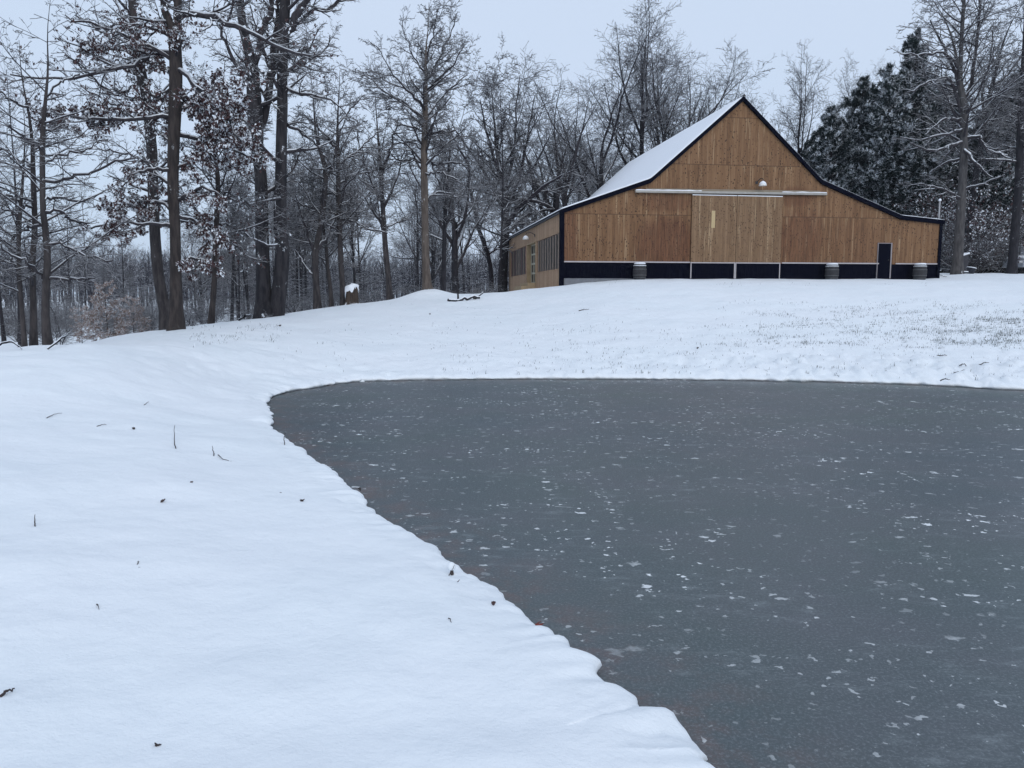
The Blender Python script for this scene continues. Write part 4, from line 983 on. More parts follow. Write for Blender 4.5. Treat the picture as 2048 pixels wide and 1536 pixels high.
# sliding doors
du0, du1, du2 = front(1383, 470, -.12)[0], front(1472.5, 470, -.12)[0], front(1563, 470, -.12)[0]
dt = front(1470, 392, -.12)[1]; dbt = front(1420, 557, -.12)[1]
for k, (a, b) in enumerate(((du0, du1-.012), (du1+.012, du2))):
    d = empty('sliding_door', (0, 0, 0), '', '') ; del d['label']; del d['category']; d.parent = barn
    m = MB(); m.box(a, b, -.115, -.06, zwt+.0, dt); m.build('upper_boards', M_DOORSID, d)
    m = MB(); m.box(a+.02, b-.02, -.105, -.06, dbt, zwt-.06); m.build('kick_panel', M_WAINS, d)
    m = MB(); m.box(a, b, -.135, -.062, zwt-.058, zwt-.003)
    m.box(a, a+.05, -.118, -.062, dbt, zwt-.06); m.box(b-.05, b, -.118, -.062, dbt, zwt-.06); m.build('edge_trim', M_TRIMLIGHT, d)
    m = MB(); m.box(a+.01, b-.01, -.125, -.055, dt+.002, dt+.045); m.build('snow_ledge', M_ROOFSNOW, d)
# pale rectangular patch where a board was renewed
m = MB(); pu0, pz0 = front(1421, 456); pu1, pz1 = front(1429, 422); m.box(pu0, pu1, -.1185, -.1155, pz0, pz1)
m.build('patch_board', mat_plain('fresh_pale_board', (.46, .35, .19), .7, var=.12, vs=9), barn)
# track
def seg_box(m, p0, p1, y0, y1, h):
    (u0, z0), (u1, z1) = p0, p1; m.prism([(u0, z0-h/2), (u1, z1-h/2), (u1, z1+h/2), (u0, z0+h/2)], y0, y1)
tr = empty('door_track', (0, 0, 0), '', ''); del tr['label']; del tr['category']; tr.parent = barn
m = MB(); seg_box(m, front(1271, 382.5, -.2), front(1654, 388, -.2), -.22, -.075, .115); m.build('rail', M_RAIL, tr)
m = MB(); seg_box(m, front(1293, 379, -.1), front(1640, 384, -.1), -.072, -.002, .14); m.build('header_board', mat_plain('weathered_header', (.23, .19, .14), .8, var=.2), tr)
def ledge(p0, p1, y0, y1, h, seed):
    n = 60; us = np.linspace(p0[0], p1[0], n); zs = np.linspace(p0[1], p1[1], n); V = []
    t = h*(.75+.5*noise(us/.5, us*0, seed))
    t[0] = t[-1] = .01
    for i in range(n):
        V += [(us[i], y0, zs[i]), (us[i], y0+.02, zs[i]+t[i]), (us[i], y1-.01, zs[i]+t[i]), (us[i], y1, zs[i])]
    F = [(4*i+k, 4*i+k+1, 4*i+k+5, 4*i+k+4) for i in range(n-1) for k in range(3)]
    mm = MB(); mm.add(V, F); return mm
(u0, z0), (u1, z1) = front(1271, 382.5, -.2), front(1654, 388, -.2)
f_ = lambda t: (u0+(u1-u0)*t, z0+(z1-z0)*t+.0585)
ledge(f_(.0), f_(.34), -.222, -.08, .06, 81).build('rail_snow', M_ROOFSNOW, tr, True)
ledge(f_(.76), f_(1.), -.222, -.08, .05, 82).build('rail_snow', M_ROOFSNOW, tr, True)
# person door
dr = empty('side_door', (0, 0, 0), '', ''); del dr['label']; del dr['category']; dr.parent = barn
a, zt = front(1757.5, 487, -.06); b = front(1782.5, 487, -.06)[0]; zb = front(1770, 557, -.06)[1]
m = MB(); m.box(a, b, -.05, -.0, zb, zt); m.build('door_leaf', M_NAVY, dr)
m = MB(); m.box(a-.03, a-.002, -.07, -.0, zb, zt+.04); m.box(b+.002, b+.07, -.07, -.0, zb, zt+.04); m.box(a, b, -.07, -.0, zt+.002, zt+.038); m.build('door_frame', mat_plain('dull_door_frame', (.26, .24, .25), .6, var=.2, vs=5), dr)
m = MB(); m.lathe([(.03, 0), (.03, .05)], (b-.12, -.09, zb+1.0), 8); m.build('handle', M_BLACK, dr)
# lamps
def goose(parent, c, axis, reach):
    """c: centre of shade bottom; the arm goes back to the wall"""
    l = empty('barn_lamp', (0, 0, 0), '', ''); del l['label']; del l['category']; l.parent = parent
    m = MB(); m.lathe([(.20, 0), (.205, .015), (.19, .07), (.14, .14), (.06, .19), (.04, .24)], c, 22); m.build('lamp_shade', M_WHITE, l, True)
    m = MB(); m.lathe([(.19, .06), (.17, .115), (.10, .19), (.03, .23)], (c[0], c[1], c[2]+.022), 20); m.build('shade_snow', M_ROOFSNOW, l, True)
    if axis == 'y': pts = [(c[0], c[1], c[2]+.24), (c[0], c[1], c[2]+.36), (c[0]-.02, c[1]+reach*.4, c[2]+.42), (c[0]-.12, c[1]+reach*.8, c[2]+.30), (c[0]-.14, c[1]+reach, c[2]+.22)]
    else: pts = [(c[0], c[1], c[2]+.24), (c[0]+.02, c[1]-.05, c[2]+.40), (c[0]+reach*.5, c[1]-.15, c[2]+.43), (c[0]+reach*.85, c[1]-.25, c[2]+.33), (c[0]+reach, c[1]-.25, c[2]+.24)]
    m = MB(); m.tube(resample(pts, 14), .018, 8); m.build('lamp_arm', M_BLACK, l, True)
    m = MB(); q = pts[-1]
    if axis == 'y': m.box(q[0]-.07, q[0]+.07, q[1]-.03, q[1]+.02, q[2]-.07, q[2]+.07)
    else: m.box(q[0]-.03, q[0]+.02, q[1]-.08, q[1]+.08, q[2]-.08, q[2]+.08)
    m.build('wall_mount', M_BLACK, l)
u, z = front(1525.5, 371.5, -.45); goose(barn, (u, -.45, z), 'y', .45)
v, z = side(1051.5, 479, -.55); goose(barn, (-.55, v, z), 'x', .545)
# left long wall with openings
ez = rake(0, top)-.2; vN = lambda px, py=520: side(px, py)[0]
nw = (vN(1118.5), vN(1073.5)); fw = (vN(1052), vN(1021)); dw = (vN(1071.5), vN(1054.5))
wz1 = side(1119, 463.5)[1]; wz0 = side(1119, 539)[1]; dz1 = side(1060, 487)[1]; dz0 = side(1060, 566)[1]
m = MB()
def wallbox(v0, v1, z0, z1): m.box(0, .14, v0, v1, z0, z1)
cuts = [(.18, nw[0], None), (nw[0], nw[1], 'w'), (nw[1], dw[0], None), (dw[0], dw[1], 'd'), (dw[1], fw[0], None), (fw[0], fw[1], 'w'), (fw[1], DEPTH, None)]
for a, b, k in cuts:
    if b <= a: continue
    if k is None: wallbox(a, b, 1.3, ez)
    elif k == 'w': wallbox(a, b, wz1, ez); wallbox(a, b, 1.3, wz0)
    else: wallbox(a, b, dz1, ez)
m.build('side_wall', M_SIDESID, barn)
m = MB(); m.box(0, W_, DEPTH, DEPTH+.15, 1.5, rake(0, top)-.2); 
for a, b in zip(us[:-1], us[1:]): m.prism([(a, rake(0, top)-.4), (b, rake(0, top)-.4), (b, rake(b, inner)), (a, rake(a, inner))], DEPTH+.001, DEPTH+.149)
m.build('back_wall', M_SIDESID, barn)
m = MB(); m.box(W_-.14, W_, .2, DEPTH, 2.4, rake(W_, top)-.15); m.build('side_wall', M_SIDESID, barn)
for (v0, v1), n, mats, tag in ((nw, 9, (M_SLAT, M_SLAT), 'n'), (fw, 9, (M_SLATR, M_SLAT), 'f')):
    w = empty('slatted_window', (0, 0, 0), '', ''); del w['label']; del w['category']; w.parent = barn
    m = MB(); m.box(.10, .12, v0, v1, wz0, wz1); m.build('window_pane', M_GLASS, w)
    m = MB(); m.box(-.015, .13, v0+.001, v0+.05, wz0+.001, wz1-.001); m.box(-.015, .13, v1-.05, v1-.001, wz0+.001, wz1-.001); m.box(-.02, .13, v0+.051, v1-.051, wz0+.001, wz0+.05); m.box(-.015, .13, v0+.051, v1-.051, wz1-.05, wz1-.001)
    m.build('window_frame', M_SIDESID, w)
    gg = np.random.default_rng(4 if tag == 'n' else 8)
    step = (v1-v0-.1)/n
    for k in range(n):
        c0 = v0+.05+step*k; m = MB()
        # rough-sawn slab edges
        K = 9; zs = np.linspace(wz0+.055, wz1-.055, K); e0 = c0+step*.2+gg.normal(0, .02, K); e1 = c0+step*.66+gg.normal(0, .025, K)
        V = []; 
        for j in range(K): V += [(.02, e0[j], zs[j]), (.02, e1[j], zs[j]), (.032, e1[j], zs[j]), (.032, e0[j], zs[j])]
        m.add(V, [(4*j+a, 4*j+(a+1) % 4, 4*j+4+(a+1) % 4, 4*j+4+a) for j in range(K-1) for a in range(4)])
        m.build('slat', mats[k % 2] if gg.uniform() < .7 else M_SLAT, w)
# recessed doorway in the long wall
dd = empty('glazed_door', (0, 0, 0), '', ''); del dd['label']; del dd['category']; dd.parent = barn
def px_of(u, v, z):
    q = B0+BU*u+BD*v; q[2] = z; return to_px(q[None])[0][0]
RD = next(o for o in np.arange(.1, 3, .01) if px_of(o, dw[1], 2.6) > 1062.5)     # depth of the recess
m = MB(); m.box(-.03, RD+.04, dw[1]-.05, dw[1]-.002, dz0, dz1-.002); m.box(-.03, RD+.04, dw[0]+.002, dw[0]+.05, dz0, dz1-.002); m.box(-.03, RD+.04, dw[0]+.051, dw[1]-.051, dz1-.05, dz1-.003); m.build('jamb', M_JAMB, dd)
m = MB(); m.box(RD+.0, RD+.04, dw[0]+.05, dw[1]-.05, dz0, dz1-.06); m.build('door_glass', M_GLASS, dd)
m = MB(); a0, a1 = dw[0]+.052, dw[1]-.052; zz = np.linspace(dz0+.02, dz1-.07, 5)
for zc in zz: m.box(RD-.04, RD-.005, a0, a1, zc-.07, zc+.05)
for ac in np.linspace(a0+.06, a1-.06, 4): m.box(RD-.045, RD-.002, ac-.05, ac+.05, dz0+.0, dz1-.062)
m.build('glazing_bars', M_FRAMEW, dd)
m = MB(); m.box(-.5, RD-.05, dw[0]+.1, dw[1]-.1, 1.5, dz0-.02); m.box(-.9, -.502, dw[0]+.15, dw[1]-.15, 1.4, dz0-.22); m.build('doorstep', M_JAMB, dd)
# vent pipe on the far right corner of the roof
u, z = front(1877.5, 440, 1.2); z1 = front(1877.5, 402, 1.2)[1]
m = MB(); m.tube([(u, 1.2, z-.6), (u, 1.2, z1)], .042, 12); m.build('vent_pipe', mat_plain('pale_pvc', (.33, .33, .34), .5), barn, True)
m = MB(); m.lathe([(.06, 0), (.085, .04), (.06, .11), (.02, .14)], (u, 1.2, z1), 14); m.build('pipe_snow', M_ROOFSNOW, barn, True)

def bl(u, v, z=0): q = B0+BU*u+BD*v; return np.array([q[0], q[1], z])
# ------------------------------------------------------------------ barrels
M_STAVE = mat_plain('weathered_barrel_stave', (.030, .030, .034), .85, var=.5, vs=14)
M_HOOP = mat_plain('dull_steel_hoop', (.09, .095, .10), .5, .5, var=.3)
def barrel(px, lab):
    u = front(px, 540, -.55)[0]; q = bl(u, -.55); q[2] = g1(q[0], q[1])-.06
    ztop = front(px, 527.5, -.55)[1]; Hh = max(.86, ztop-q[2]-.05)
    e = empty('wine_barrel', q, lab, 'barrel', 'wine barrels along the barn front', BA)
    pr = lambda t: .275+.085*(1-(2*t-1)**2)
    ts = np.linspace(0, 1, 15)
    m = MB(); n = 48; V = []; F = []
    for t in ts:
        for k in range(n):
            a = 2*math.pi*k/n; r = pr(t)*(1-(.014 if k % 2 == 0 else 0)); V.append((r*math.cos(a), r*math.sin(a), t*Hh))
    for i in range(len(ts)-1):
        for k in range(n): F.append((i*n+k, i*n+(k+1) % n, (i+1)*n+(k+1) % n, (i+1)*n+k))
    m.add(V, F); m.build('staves', M_STAVE, e)
    m = MB(); m.lathe([(.25, Hh-.05), (.25, Hh-.03)], (0, 0, 0), 24); m.build('barrel_head', M_STAVE, e)
    for t in (.035, .15, .32, .68, .85, .965):
        m = MB(); hw = .045/Hh/2; m.lathe([(pr(t-hw)+.004, (t-hw)*Hh), (pr(t-hw)+.010, (t-hw)*Hh+.002), (pr(t+hw)+.010, (t+hw)*Hh-.002), (pr(t+hw)+.004, (t+hw)*Hh)], (0, 0, 0), 32, False); m.build('hoop', M_HOOP, e, True)
    m = MB(); m.lathe([(.285, Hh-.005), (.30, Hh+.02), (.29, Hh+.06), (.22, Hh+.085), (.05, Hh+.09)], (0, 0, 0), 28); m.build('snow_cap', M_ROOFSNOW, e, True)
    # snow caught on the tops of the upper hoops
    for t in (.86, .975):
        m = MB(); m.lathe([(pr(t+.02)+.002, (t+.025)*Hh), (pr(t)+.03, (t+.035)*Hh), (pr(t)+.024, (t+.055)*Hh), (pr(t+.06)-.002, (t+.07)*Hh)], (0, 0, 0), 28, False); m.build('hoop_snow', M_ROOFSNOW, e, True)
barrel(1279.5, 'wooden wine barrel with snow cap, leftmost of three along the barn front'); barrel(1664, 'middle one of three snow-capped wooden wine barrels along the barn front'); barrel(1840, 'wooden wine barrel with snow cap, rightmost of three, near the barn right corner')

# ------------------------------------------------------------------ stump, log, sapling
def stump():
    Y = 33.0; p = at(703, 607, Y); p[2] = g1(p[0], p[1])-.08; s = Y/F_PX
    e = empty('tree_stump', p, 'broken tree stump with thick snow plastered on top', 'stump')
    g = np.random.default_rng(3); n = 40; H = .78; V = []; F = []; rows = 16
    for i in range(rows):
        t = i/(rows-1)
        for k in range(n):
            a = 2*math.pi*k/n; r = (.25+.10*math.exp(-t*5)-.02*t)*(1+.10*math.sin(3*a+1)+.05*math.sin(7*a)+.03*g.normal())
            z = t*H*(1+(.16*math.sin(a+2)+.08*math.sin(5*a))*t)
            V.append((r*math.cos(a)-.10*t*0, r*math.sin(a), z))
    for i in range(rows-1):
        for k in range(n): F.append((i*n+k, i*n+(k+1) % n, (i+1)*n+(k+1) % n, (i+1)*n+k))
    m = MB(); m.add(V, F+[tuple((rows-1)*n+k for k in range(n))]); m.build('stump_wood', mat_bark('rotten_stump', (.10, .075, .06), (.03, .024, .022), patch=1), e, True)
    # snow cap spilling down one side
    V = []; F = []; rows = 12
    for i in range(rows):
        t = i/(rows-1)
        for k in range(n):
            a = 2*math.pi*k/n; drop = (.30+.16*math.sin(a-1.0)+.08*math.sin(4*a)+.04*math.sin(9*a))
            if t < .55: q = t/.55; r = .275+.015*math.sin(6*a+i); z = H-drop*(1-q)+.02
            else: q = (t-.55)/.45; r = .285*math.cos(q*1.5); z = H+.03+.09*math.sin(q*1.5)
            r *= (1+.10*math.sin(3*a+1)+.05*math.sin(7*a)); V.append((r*math.cos(a), r*math.sin(a), z+.06*math.sin(a+2)+.02*g.normal()*(t < .2)))
    for i in range(rows-1):
        for k in range(n): F.append((i*n+k, i*n+(k+1) % n, (i+1)*n+(k+1) % n, (i+1)*n+k))
    m = MB(); m.add(V, F); m.build('snow_cap', M_ROOFSNOW, e, True)
stump()
def ground_pt(px, py):
    h = ground_hit(px, py)
    return h if h is not None else at(px, py, 30)
def stick(name, lab, cat, pts, r, mat=M_BARK_DARK, lift=.01, sn=.02, group=None, world=None):
    """pts: pixel points on the snow with height above it (m)"""
    P = []
    for q in pts:
        h = ground_pt(q[0], q[1]); P.append([h[0], h[1], float(G(np.array([h[0]]), np.array([h[1]]))[0])+q[2]])
    P = resample(P, 12)
    base = P[0].copy(); g = np.random.default_rng(abs(int(pts[0][0]))+7); P[1:-1] += g.normal(0, r*.5, P[1:-1].shape)
    Rr = r*(1-.6*np.linspace(0, 1, 12))
    V, q = tube_arrays((P-base)[None], Rr[None], 7, sn)
    o = obj(name, make_mesh(name, V, [q]), mat, None, label=lab, category=cat); o.location = base.tolist()
    if group: o['group'] = group
    return o
def fallen_log():
    e_pts = [(896, 603, .02), (915, 602.5, .04), (935, 601, .06), (960, 598, .05)]
    stick('fallen_log', 'dark fallen log lying on the snow right of the pale tree', 'log', e_pts, .07, sn=.05)
    stick('fallen_branch', 'short snow-topped branch tangle at the right end of the fallen log', 'branch', [(948, 599, .03), (958, 597, .1), (966, 596, .28)], .05, sn=.05)
fallen_log()
bespoke('sapling', 'thin leaning sapling with a snow blob, planted beside the fallen log', 34.5,
  [[(916.5,604,3.5),(916,590,3),(914,570,2.6),(915,556,2.2),(921,545,1.8),(930,541,1)]], [], M_BARK_DARK, tn=5, tt=(.4,.95), tlen=.5, ln=3, l2=2, l3=0, l4=0, seed=61)
stick('fallen_branch', 'snow-lined branch arching out of the drift by the left edge trees', 'branch', [(95, 699, .02), (120, 692, .12), (146, 680, .42)], .016, sn=.025)
stick('fallen_branch', 'long low snow-covered branch leaning against the leftmost thin trees', 'branch', [(-16, 703, .02), (5, 701, .14), (24, 699, .16), (44, 700, .02)], .016, sn=.025)
stick('fallen_branch', 'thin branch poking from the crest just left of the double tree', 'branch', [(478, 641, .02), (492, 639, .12), (505, 636, .28)], .03, sn=.03)

# twigs, leaves and cones lying on the near snow
M_TW = mat_plain('wet_twig', (.045, .034, .034), .8)
for i, (pts, r, lab) in enumerate([
  ([(93, 836, 0), (108, 830, .02), (124, 826, .01)], 0.0056, 'straight dark twig lying on the snow, upper left foreground'),
  ([(193, 850, .0), (202, 850, .02), (213, 849, .01)], 0.0056, 'short curled twig on the snow right of the straight twig'),
  ([(352, 898, -.01), (349, 893, .05), (350, 882, .13), (351, 880, .16)], 0.0062, 'wavy twig standing upright in the snow, centre left'),
  ([(428, 910, -.01), (426, 906, .04), (425, 903, .08)], 0.0062, 'short dark peg of twig sticking up left of the crooked twig'),
  ([(436, 911, .02), (441, 915, .02), (447, 918, .01), (463, 920, .0)], 0.0056, 'crooked twig half buried near the pond corner'),
  ([(70, 1050, -.01), (70, 1047, .03), (71, 1042, .06)], 0.0050, 'tiny upright twig at the left foreground'),
  ([(193, 1204, .0), (196, 1210, .012), (198, 1216, .0)], 0.0031, 'fine short stem on the snow, lower left'),
  ([(898, 1155, .01), (904, 1149, .03), (909, 1144, .05)], 0.0031, 'thin straight stem leaning at the pond edge below the snowy knob'),
  ([(915, 1165, .0), (918, 1164, .01), (920, 1163, .01)], 0.0031, 'tiny dark sliver of twig near the pond edge stem'),
  ([(897, 1237, .0), (900, 1241, .01), (903, 1246, .0)], 0.0031, 'fine dark stem on the snow left of the pond bank'),
  ([(288, 810, .0), (295, 807, .02), (298, 805, .01)], 0.0050, 'small slanting twig high on the left snow slope'),
  ([(0, 1405, .0), (16, 1398, .02), (30, 1390, .01)], 0.0074, 'dark split stick half sunk in snow at the bottom left edge'),
  ([(274, 1128, .0), (277, 1124, .01), (278, 1122, .0)], 0.0031, 'speck of twig on the smooth lower left snow'),
  ([(1158, 623, .01), (1168, 621, .02), (1178, 620, .02)], 0.0186, 'dark stick on the slope below the barn left corner'),
  ([(570, 888, -.06), (568, 884, .04), (571, 880, .09)], 0.0062, 'snow-tipped twig poking out over the ice at the pond corner'),
  ]):
    stick('twig', lab, 'twig', pts, r, M_TW, sn=.0 if i != 14 else .02)
def leaf_on(px, py, size, lab, col, upright=.6):
    h = ground_pt(px, py); z = float(G(np.array([h[0]]), np.array([h[1]]))[0]); g = np.random.default_rng(int(px*7+py))
    n = 9; V = []; F = []
    a0 = g.uniform(0, 6.28)
    for i in range(n):
        t = i/(n-1); w = size*.42*math.sin(math.pi*min(1, t*1.02))**.6*(1+.25*math.sin(t*19)); x = (t-.3)*size*.6; zz = upright*size*t+.004
        V += [(x, -w, zz+abs(w)*.5), (x+.01, 0, zz), (x, w, zz+abs(w)*.35)]
    for i in range(n-1):
        b = 3*i; F += [(b, b+1, b+4, b+3), (b+1, b+2, b+5, b+4)]
    m = MB(); m.add(V, F)
    o = m.build('fallen_leaf', mat_plain('leaf_brown', col, .7, var=.3, vs=30), None, True); o['label'] = lab; o['category'] = 'leaf'
    s = o.modifiers.new('thickness', 'SOLIDIFY'); s.thickness = .003
    o.location = (h[0], h[1], z-.012); o.rotation_euler = (0, 0, a0)
for px, py, s, lab, c in [(324, 1001, .085, 'curled dark brown leaf standing on the open snow, left of centre', (.075, .05, .045)), (604, 1000, .075, 'dark folded leaf on the snow near the pond bank', (.05, .035, .035)),
  (268, 858, .08, 'dark leaf lying below the upper twigs', (.04, .03, .03)), (317, 1488, .045, 'small dark folded leaf at the bottom left snow', (.04, .03, .03)), (987, 1208, .05, 'dark brown leaf at the lip of the bank', (.06, .03, .03)),
  (276, 1133, .02, 'crumb of dark leaf on the lower left snow', (.05, .04, .04)), (383, 968, .05, 'pale brown leaf half covered by snow', (.12, .10, .10)), (561, 704-50+330, .03, 'faint leaf tip in the snow by the bank', (.12, .10, .10)),
  (860, 629, .12, 'brown leaf on the slope below the pale tree', (.07, .05, .045)), (560, 652, .14, 'dark leaf on the slope in front of the double tree', (.06, .045, .04)), (1395, 1000-300, .12, 'dark dead leaf on the far bank', (.06, .05, .045)),
  (720, 980, .07, 'upright dark leaf frozen in the ice near the bank', (.04, .035, .035))]:
    leaf_on(px, py, s*.68, lab, c)
# snowy knob (a buried stub) on the bank
def knob():
    h = ground_pt(903, 1141); h[2] = .09
    e = empty('snowy_stub', h, 'small dark stub wrapped in snow at the pond edge', 'stub')
    m = MB(); m.tube([(0, 0, -.06), (.003, .0, .02), (.0, .005, .07)], [.014, .012, .010], 8); m.build('stub', M_TW, e, True)
    m = MB(); m.lathe([(.012, .045), (.024, .05), (.028, .07), (.022, .09), (.006, .10)], (0, .002, 0), 14); m.lathe([(.02, -.04), (.03, -.03), (.028, .0), (.01, .02)], (.022, .012, 0), 12); m.lathe([(.02, -.05), (.022, -.02), (.008, .01)], (-.03, .01, 0), 12); m.build('snow_wrap', M_SNOW, e, True)
knob()
def red_leaf():
    h = on_z(1062, 1256, .02)
    m = MB(); m.add([(0, 0, 0), (.04, .012, .02), (.075, 0, .03), (.045, -.02, .012), (.02, .03, .01), (.06, .035, .03)], [(0, 3, 2, 1), (0, 1, 5, 4)])
    o = m.build('fallen_leaf', mat_plain('rust_leaf', (.20, .035, .022), .6, var=.3, vs=40), None, True, label='rust-red leaf caught between bank and ice', category='leaf'); o.location = h.tolist()
    o.modifiers.new('thickness', 'SOLIDIFY').thickness = .003
red_leaf()

# ------------------------------------------------------------------ dead grass poking through the snow
def grass():
    g = np.random.default_rng(8); pts = []
    def scatter(n, x0, x1, y0, y1, cl, thr):
        k = 0
        while k < n:
            px = g.uniform(x0, x1, 3000); py = g.uniform(y0, y1, 3000)
            fe = np.minimum(sstep(px, x0, x0+220) if x0 > 1300 else 1, np.minimum(sstep(py, y0, y0+18), sstep(-py, -y1, -y1+18)))
            keep = (noise(px/60, py/12, cl)+.6*noise(px/15, py/4, cl+1)+g.normal(0, .25, len(px))) > thr+.5*(1-fe)
            sel = np.stack([px[keep], py[keep]], 1)[:n-k]; pts.append(sel); k += len(sel)
            if len(sel) == 0: break
    scatter(9000, 1430, 2110, 600, 705, 91, .15)
    scatter(6000, 1800, 2120, 630, 700, 95, .1)
    scatter(1500, 1100, 2100, 640, 765, 92, .35)
    scatter(800, 860, 1500, 640, 762, 93, .45)
    scatter(500, 560, 1300, 600, 760, 94, .5)
    scatter(150, 1200, 1900, 562, 575, 96, .2)
    scatter(500, 380, 560, 640, 700, 97, .2)
    P = np.concatenate(pts)
    # tufts near the water line
    c = np.stack([g.uniform(830, 2040, 60), g.uniform(742, 764, 60)], 1); P = np.r_[P, np.repeat(c, 9, 0)+g.normal(0, 1, (540, 2))*[3, .8]]
    Ts = np.geomspace(5, 60, 260)
    D = np.array([ray(a, b) for a, b in P])
    # march on a coarse height cache
    X = D[:, :1]*Ts; Yy = D[:, 1:2]*Ts; Z = EYE+D[:, 2:3]*Ts
    gx = np.linspace(-25, 50, 150); gy = np.linspace(2, 62, 120); GX, GY = np.meshgrid(gx, gy); GZ = G(GX, GY, False)
    fx = np.clip((X-gx[0])/(gx[1]-gx[0]), 0, 148.99); fy = np.clip((Yy-gy[0])/(gy[1]-gy[0]), 0, 118.99); ix = fx.astype(int); iy = fy.astype(int); fx -= ix; fy -= iy
    H = GZ[iy, ix]*(1-fx)*(1-fy)+GZ[iy, ix+1]*fx*(1-fy)+GZ[iy+1, ix]*(1-fx)*fy+GZ[iy+1, ix+1]*fx*fy
    k = np.argmax(Z < H, axis=1); ok = k > 0; r = np.arange(len(k)); x = X[r, k][ok]; y = Yy[r, k][ok]
    d = sdist(x, y); o2 = d > .05; x = x[o2]; y = y[o2]; z = G(x, y)
    n = len(x); h = g.uniform(.02, .075, n)*g.uniform(.6, 1.3, n); w = .0025+.004*g.uniform(0, 1, n); a = g.uniform(0, 6.28, n); le = g.uniform(.2, 1.6, n)
    sx = np.cos(a)*w; sy = np.sin(a)*w; bx = np.cos(a+1.3)*le*h*.7; by = np.sin(a+1.3)*le*h*.7
    V = np.stack([np.c_[x-sx, y-sy, z-.02], np.c_[x+sx, y+sy, z-.02], np.c_[x+bx*.4+sx*.8, y+by*.4+sy*.8, z+h*.7], np.c_[x+bx*.4-sx*.8, y+by*.4-sy*.8, z+h*.7], np.c_[x+bx, y+by, z+h]], 1).reshape(-1, 3)
    b = np.arange(n)*5; q = np.stack([b, b+1, b+2, b+3], 1); t = np.stack([b+3, b+2, b+4], 1)
    rnd = np.repeat(g.uniform(0, 1, n), 5); sn = np.repeat((g.uniform(0, 1, n) < .45)*1.0, 5)
    obj('grass', make_mesh('grass', V, [q, t], False, {'rnd': rnd, 'snw': sn}), mat_leaf('winter_grass', (.075, .085, .08), (.20, .21, .20)), kind='stuff')
grass()
# thin dark rods stand in for the shaded holes between the far right clods
for i, (px, py, L, lab) in enumerate([(1884, 716, .9, 'dark rod standing in for a shaded hole in the snow on the far right bank'), (1928, 735, .8, 'upper dark rod standing in for shade in the cleft of the far right bank'), (1918, 747, .9, 'lower dark rod standing in for shade in the cleft of the far right bank'),
   (1968, 733, .7, 'short dark rod standing in for the shade under a snow hump at far right'), (1890, 765, .9, 'long dark rod standing in for a shaded gap just above the far right water line')]):
    stick('twig', lab, 'twig', [(px-9, py+3.5, .03), (px+1, py, .05), (px+10, py-2.5, .03)], .014, M_TW, sn=.0)
def clay():
    p = on_z(2046, 776, .0); g = np.random.default_rng(2); n = 40; V = []; F = []
    for i in range(10):
        for k in range(n):
            a = 2*math.pi*k/n; r = 1-.11*i; V.append((r*.55*math.cos(a)*(1+.1*g.normal()), r*.35*math.sin(a)*(1+.1*g.normal()), .12*math.sin(i/9*1.5)+.015*g.normal()))
    for i in range(9):
        for k in range(n): F.append((i*n+k, i*n+(k+1) % n, (i+1)*n+(k+1) % n, (i+1)*n+k))
    m = MB(); m.add(V, F+[tuple(9*n+k for k in range(n))]); o = m.build('clay_clod', mat_plain('red_clay', (.085, .045, .045), .9, var=.5, vs=20), None, True, label='bare red-brown clay patch at the far right water edge', category='clod'); o.location = p.tolist()
clay()

# ------------------------------------------------------------------ odds and ends right of the barn
M_DARKSTUFF = mat_plain('dark_metal', (.012, .013, .022), .5, var=.3)
def cabinet():
    Y = 50.5; p = at(1927, 545, Y); p[2] = g1(p[0], p[1])-.05
    e = empty('dark_cabinet', p, 'tall dark box with slanting snow-topped lid behind the large grey tree', 'cabinet')
    s = Y/F_PX
    m = MB(); m.prism([(-.22, 0), (.28, 0), (.28, 1.28), (-.22, 1.12)], 0, .5); m.build('body', M_DARKSTUFF, e, bevel=.01)
    m = MB(); m.box(-.29, -.23, -.02, .06, 0, 1.15); m.build('post', mat_plain('pale_post', (.4, .38, .38), .7), e)
    m = MB(); m.prism([(-.32, 1.10), (.33, 1.31), (.31, 1.40), (-.1, 1.28), (-.32, 1.16)], -.05, .55); m.build('snow_cap', M_ROOFSNOW, e, bevel=.02)
cabinet()
def tub():
    Y = 49.5; p = at(1940, 547, Y); p[2] = g1(p[0], p[1])
    e = empty('dark_tub', p, 'tilted dark tub with a snow-covered rim beside the dark box', 'tub'); e.rotation_euler = (0, R(12), 0)
    m = MB(); m.lathe([(.18, 0), (.20, .02), (.26, .34), (.27, .36)], (0, 0, 0), 24); m.build('body', M_DARKSTUFF, e, True)
    m = MB(); m.lathe([(.27, .36), (.29, .38), (.27, .41), (.15, .42), (.02, .42)], (0, 0, 0), 24); m.build('snow_cap', M_ROOFSNOW, e, True)
    Y = 48.8; p = at(1930, 548, Y); p[2] = g1(p[0], p[1])+.02
    e = empty('dark_stone', p, 'low flat dark stone with snow on top in front of the tilted tub', 'stone')
    m = MB(); m.lathe([(.12, 0), (.2, .03), (.19, .09), (.08, .12)], (0, 0, 0), 16); m.build('body', M_DARKSTUFF, e, True)
    m = MB(); m.lathe([(.19, .09), (.18, .13), (.08, .15), (.02, .155)], (0, 0, 0), 16); m.build('snow_cap', M_ROOFSNOW, e, True)
tub()
stick('fallen_branch', 'dark curved branch on the snow at the barn right corner', 'branch', [(1879, 551, .1), (1885, 553, .05), (1893, 554, .02)], .03, sn=.0)
